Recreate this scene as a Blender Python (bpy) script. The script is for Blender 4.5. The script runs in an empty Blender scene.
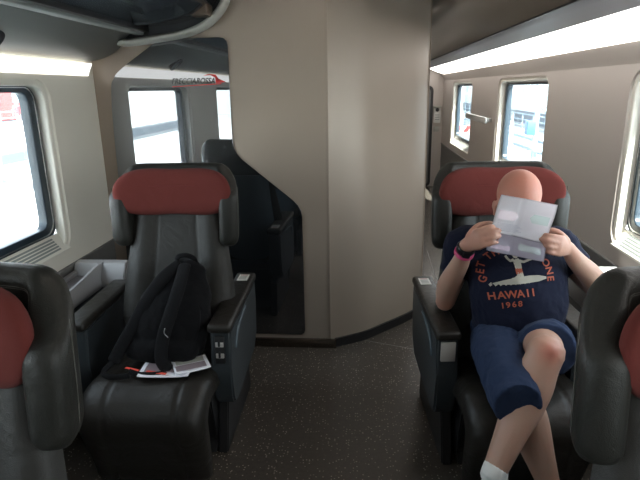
import bpy, bmesh, math, random
from mathutils import Vector, Matrix
from mathutils.bvhtree import BVHTree
random.seed(4)
V = Vector
scene = bpy.context.scene
COL = scene.collection
PI = math.pi

# ------------------------------------------------------------------ materials
def mat(name, color, rough=.5, metal=0., spec=.5, bump=None, var=None, sheen=0., coat=0., emit=None, trans=0., alpha=1.):
    m = bpy.data.materials.new(name); m.use_nodes = True
    nt = m.node_tree; b = nt.nodes['Principled BSDF']
    c = (*color, 1)
    b.inputs['Base Color'].default_value = c
    b.inputs['Roughness'].default_value = rough
    b.inputs['Metallic'].default_value = metal
    b.inputs['Specular IOR Level'].default_value = spec
    b.inputs['Sheen Weight'].default_value = sheen
    b.inputs['Coat Weight'].default_value = coat
    if emit:
        b.inputs['Emission Color'].default_value = (*emit[0], 1); b.inputs['Emission Strength'].default_value = emit[1]
    tc = nt.nodes.new('ShaderNodeTexCoord')
    if var:   # (scale, amount)
        n = nt.nodes.new('ShaderNodeTexNoise'); n.inputs['Scale'].default_value = var[0]; n.inputs['Detail'].default_value = 4
        r = nt.nodes.new('ShaderNodeMapRange'); r.inputs['To Min'].default_value = 1-var[1]; r.inputs['To Max'].default_value = 1+var[1]
        mx = nt.nodes.new('ShaderNodeVectorMath'); mx.operation = 'SCALE'; mx.inputs[0].default_value = color
        nt.links.new(tc.outputs['Object'], n.inputs['Vector']); nt.links.new(n.outputs['Fac'], r.inputs['Value'])
        nt.links.new(r.outputs['Result'], mx.inputs['Scale']); nt.links.new(mx.outputs[0], b.inputs['Base Color'])
    if bump:  # (scale, strength)
        n = nt.nodes.new('ShaderNodeTexNoise'); n.inputs['Scale'].default_value = bump[0]; n.inputs['Detail'].default_value = 3
        bp = nt.nodes.new('ShaderNodeBump'); bp.inputs['Strength'].default_value = bump[1]; bp.inputs['Distance'].default_value = .004
        nt.links.new(tc.outputs['Object'], n.inputs['Vector']); nt.links.new(n.outputs['Fac'], bp.inputs['Height']); nt.links.new(bp.outputs['Normal'], b.inputs['Normal'])
    return m

def leather(name, color, rough=.42):
    m = mat(name, color, rough, spec=.36)
    nt = m.node_tree; b = nt.nodes['Principled BSDF']
    tc = nt.nodes.new('ShaderNodeTexCoord')
    vo = nt.nodes.new('ShaderNodeTexVoronoi'); vo.inputs['Scale'].default_value = 420
    n = nt.nodes.new('ShaderNodeTexNoise'); n.inputs['Scale'].default_value = 12; n.inputs['Detail'].default_value = 5; n.inputs['Distortion'].default_value = 1.6
    ad = nt.nodes.new('ShaderNodeMath'); ad.operation = 'MULTIPLY_ADD'; ad.inputs[1].default_value = 8.0
    bp = nt.nodes.new('ShaderNodeBump'); bp.inputs['Strength'].default_value = .30; bp.inputs['Distance'].default_value = .0014
    nt.links.new(tc.outputs['Object'], vo.inputs['Vector']); nt.links.new(tc.outputs['Object'], n.inputs['Vector'])
    nt.links.new(n.outputs['Fac'], ad.inputs[0]); nt.links.new(vo.outputs['Distance'], ad.inputs[2])
    nt.links.new(ad.outputs[0], bp.inputs['Height']); nt.links.new(bp.outputs['Normal'], b.inputs['Normal'])
    r = nt.nodes.new('ShaderNodeMapRange'); r.inputs['To Min'].default_value = rough-.08; r.inputs['To Max'].default_value = rough+.12
    nt.links.new(n.outputs['Fac'], r.inputs['Value']); nt.links.new(r.outputs['Result'], b.inputs['Roughness'])
    return m

def fabric(name, color, scale=600, strength=.5, fold=(14, .5)):
    m = mat(name, color, .9, spec=.15, sheen=.03)
    nt = m.node_tree; b = nt.nodes['Principled BSDF']
    tc = nt.nodes.new('ShaderNodeTexCoord')
    w = nt.nodes.new('ShaderNodeTexNoise'); w.inputs['Scale'].default_value = scale
    n = nt.nodes.new('ShaderNodeTexNoise'); n.inputs['Scale'].default_value = fold[0]; n.inputs['Distortion'].default_value = 1.5
    b1 = nt.nodes.new('ShaderNodeBump'); b1.inputs['Strength'].default_value = strength; b1.inputs['Distance'].default_value = .001
    b2 = nt.nodes.new('ShaderNodeBump'); b2.inputs['Strength'].default_value = fold[1]; b2.inputs['Distance'].default_value = .01
    nt.links.new(tc.outputs['Object'], w.inputs['Vector']); nt.links.new(tc.outputs['Object'], n.inputs['Vector'])
    nt.links.new(w.outputs['Fac'], b1.inputs['Height']); nt.links.new(n.outputs['Fac'], b2.inputs['Height'])
    nt.links.new(b2.outputs['Normal'], b1.inputs['Normal']); nt.links.new(b1.outputs['Normal'], b.inputs['Normal'])
    return m

def glass_mat(name, tint=(.93, .97, .96)):
    m = bpy.data.materials.new(name); m.use_nodes = True; nt = m.node_tree
    nt.nodes.remove(nt.nodes['Principled BSDF']); out = nt.nodes['Material Output']
    t = nt.nodes.new('ShaderNodeBsdfTransparent'); t.inputs['Color'].default_value = (*tint, 1)
    g = nt.nodes.new('ShaderNodeBsdfGlossy'); g.inputs['Roughness'].default_value = .01
    lw = nt.nodes.new('ShaderNodeLayerWeight'); lw.inputs['Blend'].default_value = .5
    pw = nt.nodes.new('ShaderNodeMath'); pw.operation = 'POWER'; pw.inputs[1].default_value = 5
    f = nt.nodes.new('ShaderNodeMath'); f.operation = 'MULTIPLY_ADD'; f.inputs[1].default_value = .9; f.inputs[2].default_value = .04
    nt.links.new(lw.outputs['Facing'], pw.inputs[0]); nt.links.new(pw.outputs[0], f.inputs[0])
    mx = nt.nodes.new('ShaderNodeMixShader')
    nt.links.new(f.outputs[0], mx.inputs[0]); nt.links.new(t.outputs[0], mx.inputs[1]); nt.links.new(g.outputs[0], mx.inputs[2])
    nt.links.new(mx.outputs[0], out.inputs['Surface'])
    return m

def mirror_mat(name):
    m = mat(name, (.006, .007, .008), .3); nt = m.node_tree; b = nt.nodes['Principled BSDF']; out = nt.nodes['Material Output']
    g = nt.nodes.new('ShaderNodeBsdfGlossy'); g.inputs['Roughness'].default_value = .015; g.inputs['Color'].default_value = (.92, .95, 1, 1)
    mx = nt.nodes.new('ShaderNodeMixShader'); mx.inputs[0].default_value = .27
    nt.links.new(b.outputs[0], mx.inputs[1]); nt.links.new(g.outputs[0], mx.inputs[2]); nt.links.new(mx.outputs[0], out.inputs['Surface'])
    return m

def floor_mat():
    m = mat('speckled_rubber', (.05, .045, .04), .23, spec=.45)
    nt = m.node_tree; b = nt.nodes['Principled BSDF']
    tc = nt.nodes.new('ShaderNodeTexCoord')
    v = nt.nodes.new('ShaderNodeTexVoronoi'); v.inputs['Scale'].default_value = 75
    lt = nt.nodes.new('ShaderNodeMath'); lt.operation = 'LESS_THAN'; lt.inputs[1].default_value = .24
    s = nt.nodes.new('ShaderNodeSeparateColor')
    gt = nt.nodes.new('ShaderNodeMath'); gt.operation = 'GREATER_THAN'; gt.inputs[1].default_value = .55
    mu = nt.nodes.new('ShaderNodeMath'); mu.operation = 'MULTIPLY'
    n = nt.nodes.new('ShaderNodeTexNoise'); n.inputs['Scale'].default_value = 60; n.inputs['Detail'].default_value = 5
    cr = nt.nodes.new('ShaderNodeValToRGB')
    cr.color_ramp.elements[0].color = (.052, .045, .038, 1); cr.color_ramp.elements[1].color = (.088, .076, .064, 1)
    mx = nt.nodes.new('ShaderNodeMix'); mx.data_type = 'RGBA'; mx.inputs['B'].default_value = (.30, .26, .22, 1)
    nt.links.new(tc.outputs['Object'], v.inputs['Vector']); nt.links.new(tc.outputs['Object'], n.inputs['Vector'])
    nt.links.new(v.outputs['Distance'], lt.inputs[0]); nt.links.new(v.outputs['Color'], s.inputs[0]); nt.links.new(s.outputs[0], gt.inputs[0])
    nt.links.new(lt.outputs[0], mu.inputs[0]); nt.links.new(gt.outputs[0], mu.inputs[1])
    nt.links.new(n.outputs['Fac'], cr.inputs[0]); nt.links.new(cr.outputs[0], mx.inputs['A']); nt.links.new(mu.outputs[0], mx.inputs['Factor'])
    nt.links.new(mx.outputs['Result'], b.inputs['Base Color'])
    bp = nt.nodes.new('ShaderNodeBump'); bp.inputs['Strength'].default_value = .15; bp.inputs['Distance'].default_value = .002
    nt.links.new(n.outputs['Fac'], bp.inputs['Height']); nt.links.new(bp.outputs['Normal'], b.inputs['Normal'])
    return m

def ribbed(name, color, rough=.5, scale=260, axis='X', strength=.12, metal=0.):
    m = mat(name, color, rough, metal=metal)
    nt = m.node_tree; b = nt.nodes['Principled BSDF']
    tc = nt.nodes.new('ShaderNodeTexCoord')
    w = nt.nodes.new('ShaderNodeTexWave'); w.inputs['Scale'].default_value = scale/20; w.bands_direction = axis
    bp = nt.nodes.new('ShaderNodeBump'); bp.inputs['Strength'].default_value = strength; bp.inputs['Distance'].default_value = .001
    nt.links.new(tc.outputs['Object'], w.inputs['Vector']); nt.links.new(w.outputs['Fac'], bp.inputs['Height']); nt.links.new(bp.outputs['Normal'], b.inputs['Normal'])
    return m

M = dict(
    floor=floor_mat(),
    wall_cream=mat('cream_wall_laminate', (.82, .78, .69), .42, var=(3, .02)),
    wall_silver=ribbed('silver_beige_laminate', (.52, .465, .425), .36, 900, 'Y', .10, metal=.15),
    frame_cream=mat('cream_window_surround', (.80, .77, .69), .45),
    skirt=mat('grey_lower_panel', (.15, .145, .14), .5),
    partition=ribbed('beige_partition', (.345, .285, .235), .42, 1100, 'X', .15, metal=.12),
    gasket=mat('dark_gasket', (.025, .04, .055), .3),
    chrome=mat('brushed_metal', (.62, .62, .62), .28, metal=1),
    silver=mat('silver_plastic', (.55, .53, .50), .35, metal=.35),
    glass=glass_mat('window_glass'),
    black_glass=mirror_mat('black_mirror_glass'),
    leather=leather('dark_grey_leather', (.018, .018, .0155)),
    leather_in=leather('grey_leather_panel', (.023, .0215, .019), .46),
    leather_dk=leather('dark_brown_grey_leather', (.017, .015, .0125), .38),
    red=fabric('red_headrest_fabric', (.125, .028, .024), 700, .5, (9, .35)),
    stitch=mat('grey_stitching', (.09, .088, .08), .7),
    shell=mat('blue_grey_plastic', (.036, .044, .050), .42, bump=(500, .1)),
    shell_lt=mat('pale_blue_grey_plastic', (.08, .11, .13), .4),
    dark=mat('black_plastic', (.015, .015, .016), .45),
    rack=mat('grey_rack_paint', (.25, .27, .26), .45),
    rack_lt=mat('pale_grey_trim', (.42, .42, .38), .45),
    rack_dark=mat('dark_rack_slot', (.02, .022, .025), .5),
    violet=mat('violet_grey_underside', (.15, .14, .15), .5),
    brown=mat('brown_locker_front', (.115, .085, .062), .38, coat=.15),
    lens=mat('lit_cove_lens', (.95, .93, .9), .5, emit=((1, .96, .92), 1.9)),
    glow_l=mat('added_wall_glow', (.95, .93, .9), .5, emit=((1, .98, .94), .85)),  # glow of the strip added on the left wall
    lamp=mat('lamp_lens', (.95, .93, .9), .5, emit=((1, .90, .80), 9.)),
    tray=mat('pale_grey_tray', (.38, .38, .39), .38),
    ceiling=mat('ceiling_paint', (.5, .47, .43), .6),
    logo_dk=mat('dark_lettering', (.02, .02, .02), .4),
    logo_red=mat('red_lettering', (.65, .03, .03), .4),
    white=mat('white_plastic', (.75, .75, .72), .4),
    paper=mat('white_paper', (.82, .82, .87), .8),
    paper2=mat('grey_violet_print', (.40, .38, .46), .8),
    pink_ink=mat('pale_pink_ink', (.72, .64, .70), .8),
    green_ink=mat('pale_green_ink', (.60, .70, .70), .8),
    backpack=fabric('black_nylon', (.005, .005, .006), 500, .4, (12, .5)),
    strap=fabric('black_webbing', (.007, .007, .008), 900, .6, (30, .2)),
    shirt=fabric('navy_jersey', (.0085, .011, .026), 800, .3, (10, .6)),
    denim=fabric('blue_denim', (.022, .036, .078), 700, .5, (13, .7)),
    print_red=mat('orange_red_print', (.36, .085, .045), .8),
    print_white=mat('off_white_print', (.40, .39, .33), .8),
    sock=fabric('white_sock', (.75, .75, .73), 600, .4, (30, .2)),
    shoe=mat('white_trainer', (.7, .7, .68), .5),
    pink=mat('pink_rubber', (.60, .07, .20), .5),
    watch=mat('black_watch', (.012, .012, .015), .3),
    fluo=mat('coral_red_print', (.8, .09, .06), .6),
    concrete=mat('pale_platform', (.46, .47, .48), .85, var=(1.5, .12)),
    asphalt=mat('pale_ballast', (.33, .35, .37), .9, var=(4, .15)),
    greyline=mat('platform_edge_grey', (.10, .13, .16), .8),
    steel=mat('grey_blue_steel', (.20, .27, .33), .5),
    trainred=mat('red_train_paint', (.35, .02, .02), .4),
    building=mat('pale_facade', (.55, .59, .60), .8),
    bwin=mat('facade_window', (.16, .26, .33), .3),
    blue=mat('blue_box_paint', (.03, .12, .50), .5),
    hair=mat('dark_hair', (.03, .02, .015), .8),
    cloth_a=fabric('red_shirt', (.6, .05, .06)), cloth_b=fabric('blue_shirt', (.10, .22, .5)),
)
def skin_mat(name, base, pink):
    m = mat(name, base, .48, spec=.4, bump=(260, .15))
    nt = m.node_tree; b = nt.nodes['Principled BSDF']
    at = nt.nodes.new('ShaderNodeAttribute'); at.attribute_name = 'flush'
    n = nt.nodes.new('ShaderNodeTexNoise'); n.inputs['Scale'].default_value = 22; n.inputs['Detail'].default_value = 5
    tc = nt.nodes.new('ShaderNodeTexCoord'); nt.links.new(tc.outputs['Object'], n.inputs['Vector'])
    ma = nt.nodes.new('ShaderNodeMath'); ma.operation = 'MULTIPLY_ADD'; ma.inputs[1].default_value = .35; 
    sb = nt.nodes.new('ShaderNodeMath'); sb.operation = 'SUBTRACT'; sb.inputs[1].default_value = .17; sb.use_clamp = True
    nt.links.new(n.outputs['Fac'], ma.inputs[0]); nt.links.new(at.outputs['Fac'], ma.inputs[2]); nt.links.new(ma.outputs[0], sb.inputs[0])
    mx = nt.nodes.new('ShaderNodeMix'); mx.data_type = 'RGBA'; mx.inputs['A'].default_value = (*base, 1); mx.inputs['B'].default_value = (*pink, 1)
    nt.links.new(sb.outputs[0], mx.inputs['Factor']); nt.links.new(mx.outputs['Result'], b.inputs['Base Color'])
    b.inputs['Subsurface Weight'].default_value = .12; b.inputs['Subsurface Radius'].default_value = (.012, .005, .003); b.inputs['Subsurface Scale'].default_value = 1
    return m
M['skin'] = skin_mat('fair_skin', (.44, .285, .215), (.52, .17, .12))

# ------------------------------------------------------------------ helpers
def tag(o, label=None, cat=None, group=None, kind=None):
    if label: o['label'] = label
    if cat: o['category'] = cat
    if group: o['group'] = group
    if kind: o['kind'] = kind
    return o
def link(name, me, m=None, parent=None, smooth=True):
    o = bpy.data.objects.new(name, me); COL.objects.link(o)
    if m is not None and not me.materials: me.materials.append(m)
    if smooth:
        for p in me.polygons: p.use_smooth = True
    if parent: o.parent = parent
    return o
def empty(name, loc=(0, 0, 0), rz=0.):
    o = bpy.data.objects.new(name, None); COL.objects.link(o); o.location = loc; o.rotation_euler = (0, 0, rz); o.empty_display_size = .05
    return o
def build(name, bm, m, parent=None, smooth=True, auto=None, loc=None):
    bmesh.ops.recalc_face_normals(bm, faces=bm.faces)
    me = bpy.data.meshes.new(name); bm.to_mesh(me); bm.free()
    o = link(name, me, m, parent, smooth)
    if auto is not None:
        me.set_sharp_from_angle(angle=math.radians(auto))
    if loc: o.location = loc
    return o
def box(bm, lo, hi, bev=0., seg=3, mtx=None):
    lo, hi = V(lo), V(hi); c = (lo+hi)/2; s = hi-lo
    b2 = bmesh.new(); bmesh.ops.create_cube(b2, size=1)
    for v in b2.verts: v.co = V((v.co.x*s.x, v.co.y*s.y, v.co.z*s.z))+c
    if bev > 0: bmesh.ops.bevel(b2, geom=b2.edges[:], offset=bev, segments=seg, affect='EDGES', profile=.5)
    if mtx: b2.transform(mtx)
    me = bpy.data.meshes.new('t'); b2.to_mesh(me); b2.free(); bm.from_mesh(me); bpy.data.meshes.remove(me)
    return bm
def boxo(name, lo, hi, m, parent=None, bev=.004, seg=2, mtx=None):
    return build(name, box(bmesh.new(), lo, hi, bev, seg, mtx), m, parent, True, 40)
def loft(bm, rings, cap=True, closed=True):
    vs = [[bm.verts.new(p) for p in r] for r in rings]
    n = len(rings[0])
    for a, b in zip(vs, vs[1:]):
        for i in range(n if closed else n-1):
            j = (i+1) % n
            bm.faces.new((a[i], a[j], b[j], b[i]))
    if cap and closed:
        bm.faces.new(vs[0][::-1]); bm.faces.new(vs[-1])
    return bm
def prism(bm, pts, a0, a1, axis='y'):
    """closed polygon extruded along an axis; pts in the other two axes"""
    def P(p, a):
        return V((p[0], a, p[1])) if axis == 'y' else (V((a, p[0], p[1])) if axis == 'x' else V((p[0], p[1], a)))
    loft(bm, [[P(p, a0) for p in pts], [P(p, a1) for p in pts]])
    return bm
def strip(bm, prof, a0, a1, th=.008):
    """open profile (x,z) extruded along y with a thickness"""
    n = len(prof); off = []
    for i in range(n):
        a = V(prof[max(i-1, 0)]); b = V(prof[min(i+1, n-1)]); t = (b-a).normalized(); off.append(V(prof[i])+V((-t.y, t.x))*th)
    prism(bm, [V(p) for p in prof]+off[::-1], a0, a1)
    return bm
def catmull(pts, k=6):
    pts = [V(p) if not isinstance(p, (int, float)) else p for p in pts]; out = []
    for i in range(len(pts)-1):
        p0, p1, p2, p3 = pts[max(i-1, 0)], pts[i], pts[i+1], pts[min(i+2, len(pts)-1)]
        for j in range(k):
            t = j/k
            out.append(.5*((2*p1)+(p2-p0)*t+(2*p0-5*p1+4*p2-p3)*t*t+(3*p1-p0-3*p2+p3)*t**3))
    out.append(pts[-1]); return out
def limb(bm, path, rx, ry=None, ref=V((0, 1, 0)), n=18, k=5, round_ends=True):
    """elliptical tube through path; rx across ref x tangent, ry along ref"""
    if isinstance(rx, (int, float)): rx = [rx]*len(path)
    if ry is None: ry = rx
    if isinstance(ry, (int, float)): ry = [ry]*len(path)
    P = catmull(path, k); RX = catmull([float(r) for r in rx], k); RY = catmull([float(r) for r in ry], k)
    rings = []
    N = len(P)
    def ring(c, t, a, b):
        s = t.cross(ref)
        if s.length < 1e-3: s = t.cross(V((1, 0, 0)))
        s.normalize(); u = s.cross(t).normalized()
        return [c+s*(a*math.cos(2*PI*i/n))+u*(b*math.sin(2*PI*i/n)) for i in range(n)]
    T = [(P[min(i+1, N-1)]-P[max(i-1, 0)]).normalized() for i in range(N)]
    if round_ends:
        m = min(RX[0], RY[0])
        for f in (85, 60, 30): c, s = math.cos(math.radians(f)), math.sin(math.radians(f)); rings.append(ring(P[0]-T[0]*m*s, T[0], RX[0]*c, RY[0]*c))
    for i in range(N): rings.append(ring(P[i], T[i], RX[i], RY[i]))
    if round_ends:
        m = min(RX[-1], RY[-1])
        for f in (30, 60, 85): c, s = math.cos(math.radians(f)), math.sin(math.radians(f)); rings.append(ring(P[-1]+T[-1]*m*s, T[-1], RX[-1]*c, RY[-1]*c))
    loft(bm, rings); return bm
def ball(bm, c, r, rot=None, n=20):
    r = V(r) if not isinstance(r, (int, float)) else V((r, r, r))
    mtx = Matrix.Translation(c) @ (rot.to_4x4() if rot else Matrix.Identity(4)) @ Matrix.Diagonal((*r, 1))
    bmesh.ops.create_uvsphere(bm, u_segments=n, v_segments=n//2+2, radius=1, matrix=mtx); return bm
def remesh(name, bm, voxel, smooth, m, parent=None, disp=None):
    me = bpy.data.meshes.new('tmp'); bmesh.ops.recalc_face_normals(bm, faces=bm.faces); bm.to_mesh(me); bm.free()
    o = bpy.data.objects.new('tmp', me); COL.objects.link(o)
    r = o.modifiers.new('r', 'REMESH'); r.mode = 'VOXEL'; r.voxel_size = voxel
    if smooth:
        s = o.modifiers.new('s', 'SMOOTH'); s.factor = .5; s.iterations = smooth
    if disp:
        tx = bpy.data.textures.new('folds', 'CLOUDS'); tx.noise_scale = disp[0]; tx.noise_depth = 2
        d = o.modifiers.new('d', 'DISPLACE'); d.texture = tx; d.strength = disp[1]; d.mid_level = .5; d.texture_coords = 'GLOBAL'
    dg = bpy.context.evaluated_depsgraph_get(); dg.update()
    nm = bpy.data.meshes.new_from_object(o.evaluated_get(dg)); bpy.data.objects.remove(o); bpy.data.meshes.remove(me)
    nm.name = name; nm.materials.clear()
    return link(name, nm, m, parent)
def rrect(x0, y0, x1, y1, r, n=6):
    out = []
    for cx, cy, a in ((x1-r, y1-r, 0), (x0+r, y1-r, 90), (x0+r, y0+r, 180), (x1-r, y0+r, 270)):
        for i in range(n+1):
            t = math.radians(a+90*i/n); out.append((cx+r*math.cos(t), cy+r*math.sin(t)))
    return out
def curve_mesh(name, setup):
    cu = bpy.data.curves.new(name, 'CURVE'); cu.dimensions = '2D'; cu.fill_mode = 'BOTH'; setup(cu)
    o = bpy.data.objects.new('tmp', cu); COL.objects.link(o)
    dg = bpy.context.evaluated_depsgraph_get(); dg.update()
    me = bpy.data.meshes.new_from_object(o.evaluated_get(dg)); bpy.data.objects.remove(o); bpy.data.curves.remove(cu)
    me.name = name; me.materials.clear(); return me
def plate(name, outer, holes, th, m, parent=None, axis='x', at=0., bevel=0.):
    """plate with holes; outline in (y,z) for axis x, (x,z) for axis y; centred on 'at'"""
    def setup(cu):
        for poly in [outer]+holes:
            s = cu.splines.new('POLY'); s.points.add(len(poly)-1)
            for p, q in zip(s.points, poly): p.co = (q[0], q[1], 0, 1)
            s.use_cyclic_u = True
        cu.extrude = th/2-bevel; cu.bevel_depth = bevel; cu.bevel_resolution = 2
    me = curve_mesh(name, setup)
    for v in me.vertices:
        a, b, c = v.co
        v.co = (at+c, a, b) if axis == 'x' else (a, at-c, b)
    bm = bmesh.new(); bm.from_mesh(me); bmesh.ops.remove_doubles(bm, verts=bm.verts, dist=1e-5); bmesh.ops.recalc_face_normals(bm, faces=bm.faces); bm.to_mesh(me); bm.free()
    return link(name, me, m, parent, False)
def text_mesh(body, size, extrude=.0008, shear=0., bold=0., space=1.):
    cu = bpy.data.curves.new('t', 'FONT'); cu.body = body; cu.size = size; cu.extrude = extrude; cu.shear = shear; cu.offset = bold
    cu.align_x = 'CENTER'; cu.align_y = 'CENTER'; cu.space_character = space
    o = bpy.data.objects.new('tmp', cu); COL.objects.link(o)
    dg = bpy.context.evaluated_depsgraph_get(); dg.update()
    me = bpy.data.meshes.new_from_object(o.evaluated_get(dg)); bpy.data.objects.remove(o); bpy.data.curves.remove(cu)
    me.materials.clear(); return me
def wire(name, pts, r, m, parent=None, k=5, n=8, flat=None, ref=V((0, 1, 0))):
    return build(name, limb(bmesh.new(), pts, r, flat, ref, n, k), m, parent)

# ------------------------------------------------------------------ the carriage shell
XL, XR, Y0, Y1, ZC = -1.55, 1.28, -2.6, 8.9, 2.32
fl = tag(boxo('floor', (XL-.1, Y0-.1, -.06), (XR+.1, Y1+.1, 0), M['floor'], bev=0), kind='structure')
bm = bmesh.new()
for (a, b) in (((.02, 3.19), (1.2, 2.78)), ((.6, 2.9), (.66, 5.2))):
    a, b = V((*a, .0005)), V((*b, .0005)); d = (b-a).normalized(); s = V((-d.y, d.x, 0))*.002
    vs = [bm.verts.new(p) for p in (a-s, b-s, b+s, a+s)]; bm.faces.new(vs)
o = build('floor_seam', bm, mat('floor_weld', (.16, .15, .14), .4), fl, False)
tag(boxo('ceiling', (XL-.1, Y0-.1, ZC), (XR+.1, Y1+.1, ZC+.05), M['ceiling'], bev=0), kind='structure')

WL = [(1.30, 2.62), (-.92, .42)]            # window openings at the inner wall face, along the carriage
WR = [(1.30, 2.76), (3.93, 5.36), (6.60, 8.02), (-1.33, .13)]
ZB, ZT = .80, 1.665
def side_wall(x, wins, name, m, sgn, first):
    z0, z1 = .715, 1.83
    outer = [(Y0, z0), (Y1, z0), (Y1, z1), (Y0, z1)]
    holes = [rrect(a, ZB, b, ZT, .10, 8)[::-1] for a, b in wins]
    w = plate(name, outer, holes, .07, m, None, 'x', x+sgn*.035)
    tag(w, kind='structure')
    sk = boxo('lower_panel', (min(x, x+sgn*.07), Y0, 0), (max(x, x+sgn*.07), Y1, .715), M['skirt'], w, 0)
    rail = boxo('panel_rail', (min(x-sgn*.012, x+sgn*.03), Y0, .705), (max(x-sgn*.012, x+sgn*.03), Y1, .722), M['skirt'], w, .003)
    up = boxo('upper_wall', (min(x, x+sgn*.07), Y0, 1.83), (max(x, x+sgn*.07), Y1, ZC), m, w, 0)
    for i, (a, b) in enumerate(wins):
        root = empty('window_%d' % (first+i), (x, (a+b)/2, ZB)); tag(root, kind='structure')
        inv = Matrix.Translation(-root.location)
        parts = []
        # moulded surround: a raised rim around the opening and a deep reveal
        rv = plate('window_frame', rrect(a-.001, ZB-.001, b+.001, ZT+.001, .10, 8), [rrect(a+.022, ZB+.008, b-.022, ZT-.022, .085, 8)[::-1]], .055, M['frame_cream'], None, 'x', x+sgn*.040, .008)
        gk = plate('gasket', rrect(a+.018, ZB+.075, b-.018, ZT-.018, .085, 8), [rrect(a+.085, ZB+.125, b-.085, ZT-.055, .05, 8)[::-1]], .05, M['gasket'], None, 'x', x+sgn*.088, .006)
        ln = plate('trim_line', rrect(a+.040, ZB+.094, b-.040, ZT-.034, .075, 8), [rrect(a+.045, ZB+.099, b-.045, ZT-.039, .07, 8)[::-1]], .006, M['chrome'], None, 'x', x+sgn*.062)
        pn = boxo('pane', (min(x+sgn*.088, x+sgn*.094), a+.03, ZB+.045), (max(x+sgn*.088, x+sgn*.094), b-.03, ZT-.03), M['glass'], None, 0)
        # vent strip on the lower reveal: sloped body with slots
        xin, xo = x-sgn*.004, x+sgn*.060
        bm = bmesh.new(); prism(bm, [(xin, ZB+.010), (xo, ZB+.088), (xo, ZB+.02), (xin, ZB-.0)], a+.03, b-.03)
        vt = build('vent_sill', bm, M['frame_cream'], None, False)
        bm = bmesh.new(); d = V((xo-xin, .078)); 
        for k in range(5):
            f0 = .14+k*.155; f1 = f0+.085
            p0 = V((xin, ZB+.0105))+d*f0; p1 = V((xin, ZB+.0105))+d*f1
            prism(bm, [(p0.x, p0.y+.001), (p1.x, p1.y+.001), (p1.x, p1.y-.004), (p0.x, p0.y-.004)], a+.10, b-.10)
        sl = build('vent_slots', bm, M['rack'], None, False)
        for p in (rv, gk, ln, pn, vt, sl):
            p.data.transform(inv); p.parent = root
        # the light of the sky is sampled through the opening
        L = bpy.data.lights.new('portal', 'AREA'); L.shape = 'RECTANGLE'; L.size = b-a; L.size_y = ZT-ZB; L.cycles.is_portal = True
        lo = bpy.data.objects.new('window_portal', L); COL.objects.link(lo); lo.location = (x+sgn*.14, (a+b)/2, (ZB+ZT)/2)
        lo.rotation_euler = (0, PI/2*(1 if sgn > 0 else -1), 0); L.size, L.size_y = ZT-ZB, b-a
    return w
side_wall(XL, WL, 'wall_left', M['wall_cream'], -1, 1)
side_wall(XR, WR, 'wall_right', M['wall_silver'], 1, 3)

# rear wall and far end wall
tag(boxo('wall_back', (XL-.07, Y0-.06, 0), (XR+.07, Y0, ZC), M['partition'], bev=0), kind='structure')
we = tag(boxo('wall_end', (XL-.07, Y1, 0), (XR+.07, Y1+.06, ZC), M['wall_silver'], bev=0), kind='structure')
dr = empty('door_1', (.72, Y1, 0)); tag(dr, kind='structure')
o = plate('door_frame', rrect(.36, -.0, 1.12, 1.62, .08)[:], [rrect(.40, .03, 1.08, 1.58, .06)[::-1]], .03, M['dark'], dr, 'y', Y1-.016)
o.data.transform(Matrix.Translation(-dr.location))
o = boxo('door_leaf', (.40, Y1-.022, .02), (1.08, Y1-.006, 1.58), M['skirt'], dr, .003); o.data.transform(Matrix.Translation(-dr.location))
wr2 = tag(boxo('wall_corridor', (.38, 4.45, 0), (.44, Y1, ZC), M['partition'], bev=0), kind='structure')

# front partition: flat on the left, then a bow towards the corridor
YP = 3.085
arc = catmull([V((-.20, YP, 0)), V((.0, 3.20, 0)), V((.14, 3.335, 0)), V((.27, 3.465, 0)), V((.36, 3.57, 0)), V((.423, 3.67, 0)), V((.44, 3.76, 0)), V((.44, 4.5, 0))], 5)
bm = bmesh.new()
base = [V((XL-.02, YP, 0)), V((-.204, YP, 0)), V((-.200, YP+.005, 0)), V((-.196, YP, 0))]+arc[1:]
back = [p+V((-.05, .06, 0)) for p in base[::-1]]
prism(bm, [(p.x, p.y) for p in base+back], 0, ZC, 'z')
wf = tag(build('wall_front', bm, M['partition'], None, True, 20), kind='structure')
# the joint of the two partition sheets, a narrow raised lip
boxo('sheet_joint', (-.208, YP-.004, .07), (-.194, YP+.004, ZC), M['partition'], wf, .0015)
bm = bmesh.new()
b2 = [(XL, YP-.014), (-.204, YP-.014)]+[(p.x+.010, p.y-.012) for p in arc[1:]]
b3 = [(XL, YP+.004), (-.204, YP+.004)]+[(p.x-.004, p.y+.004) for p in arc[1:]]
prism(bm, b2[2:]+b3[2:][::-1], 0, .058, 'z')
tag(build('baseboard_front', bm, M['dark'], None, True, 20), kind='structure')
tag(boxo('trim_1', (XL, YP-.016, 0), (-.16, YP+.002, .060), M['chrome'] and mat('bronze_metal_strip', (.16, .14, .12), .25, metal=1), bev=.002), kind='structure')

# black glass panel with logo
gp = empty('glass_panel', (-.9, YP-.006, .09))
tag(gp, 'large black reflecting glass panel with cut corner on the beige partition behind the empty seat', 'glass panel')
pts = [V((x, 0, z)) for x, z in [(-1.475, .5), (-1.465, 1.3), (-1.45, 1.60), (-1.425, 1.675), (-1.37, 1.73), (-1.18, 1.852)]]
left = [(p.x, p.z) for p in catmull(pts, 6)]
oth = [(-1.13, 1.874), (-1.09, 1.882), (-.80, 1.882), (-.775, 1.878), (-.757, 1.862), (-.752, 1.84), (-.757, 1.33), (-.752, 1.28), (-.735, 1.24), (-.705, 1.205), (-.415, .965), (-.385, .935), (-.367, .90), (-.360, .86), (-.360, .12), (-.366, .10), (-.385, .09), (-1.44, .09), (-1.475, .13)]
o = plate('glass_sheet', (left+oth)[::-1], [], .008, M['black_glass'], gp, 'y', YP-.005, .001); o.data.transform(Matrix.Translation(-gp.location))
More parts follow.
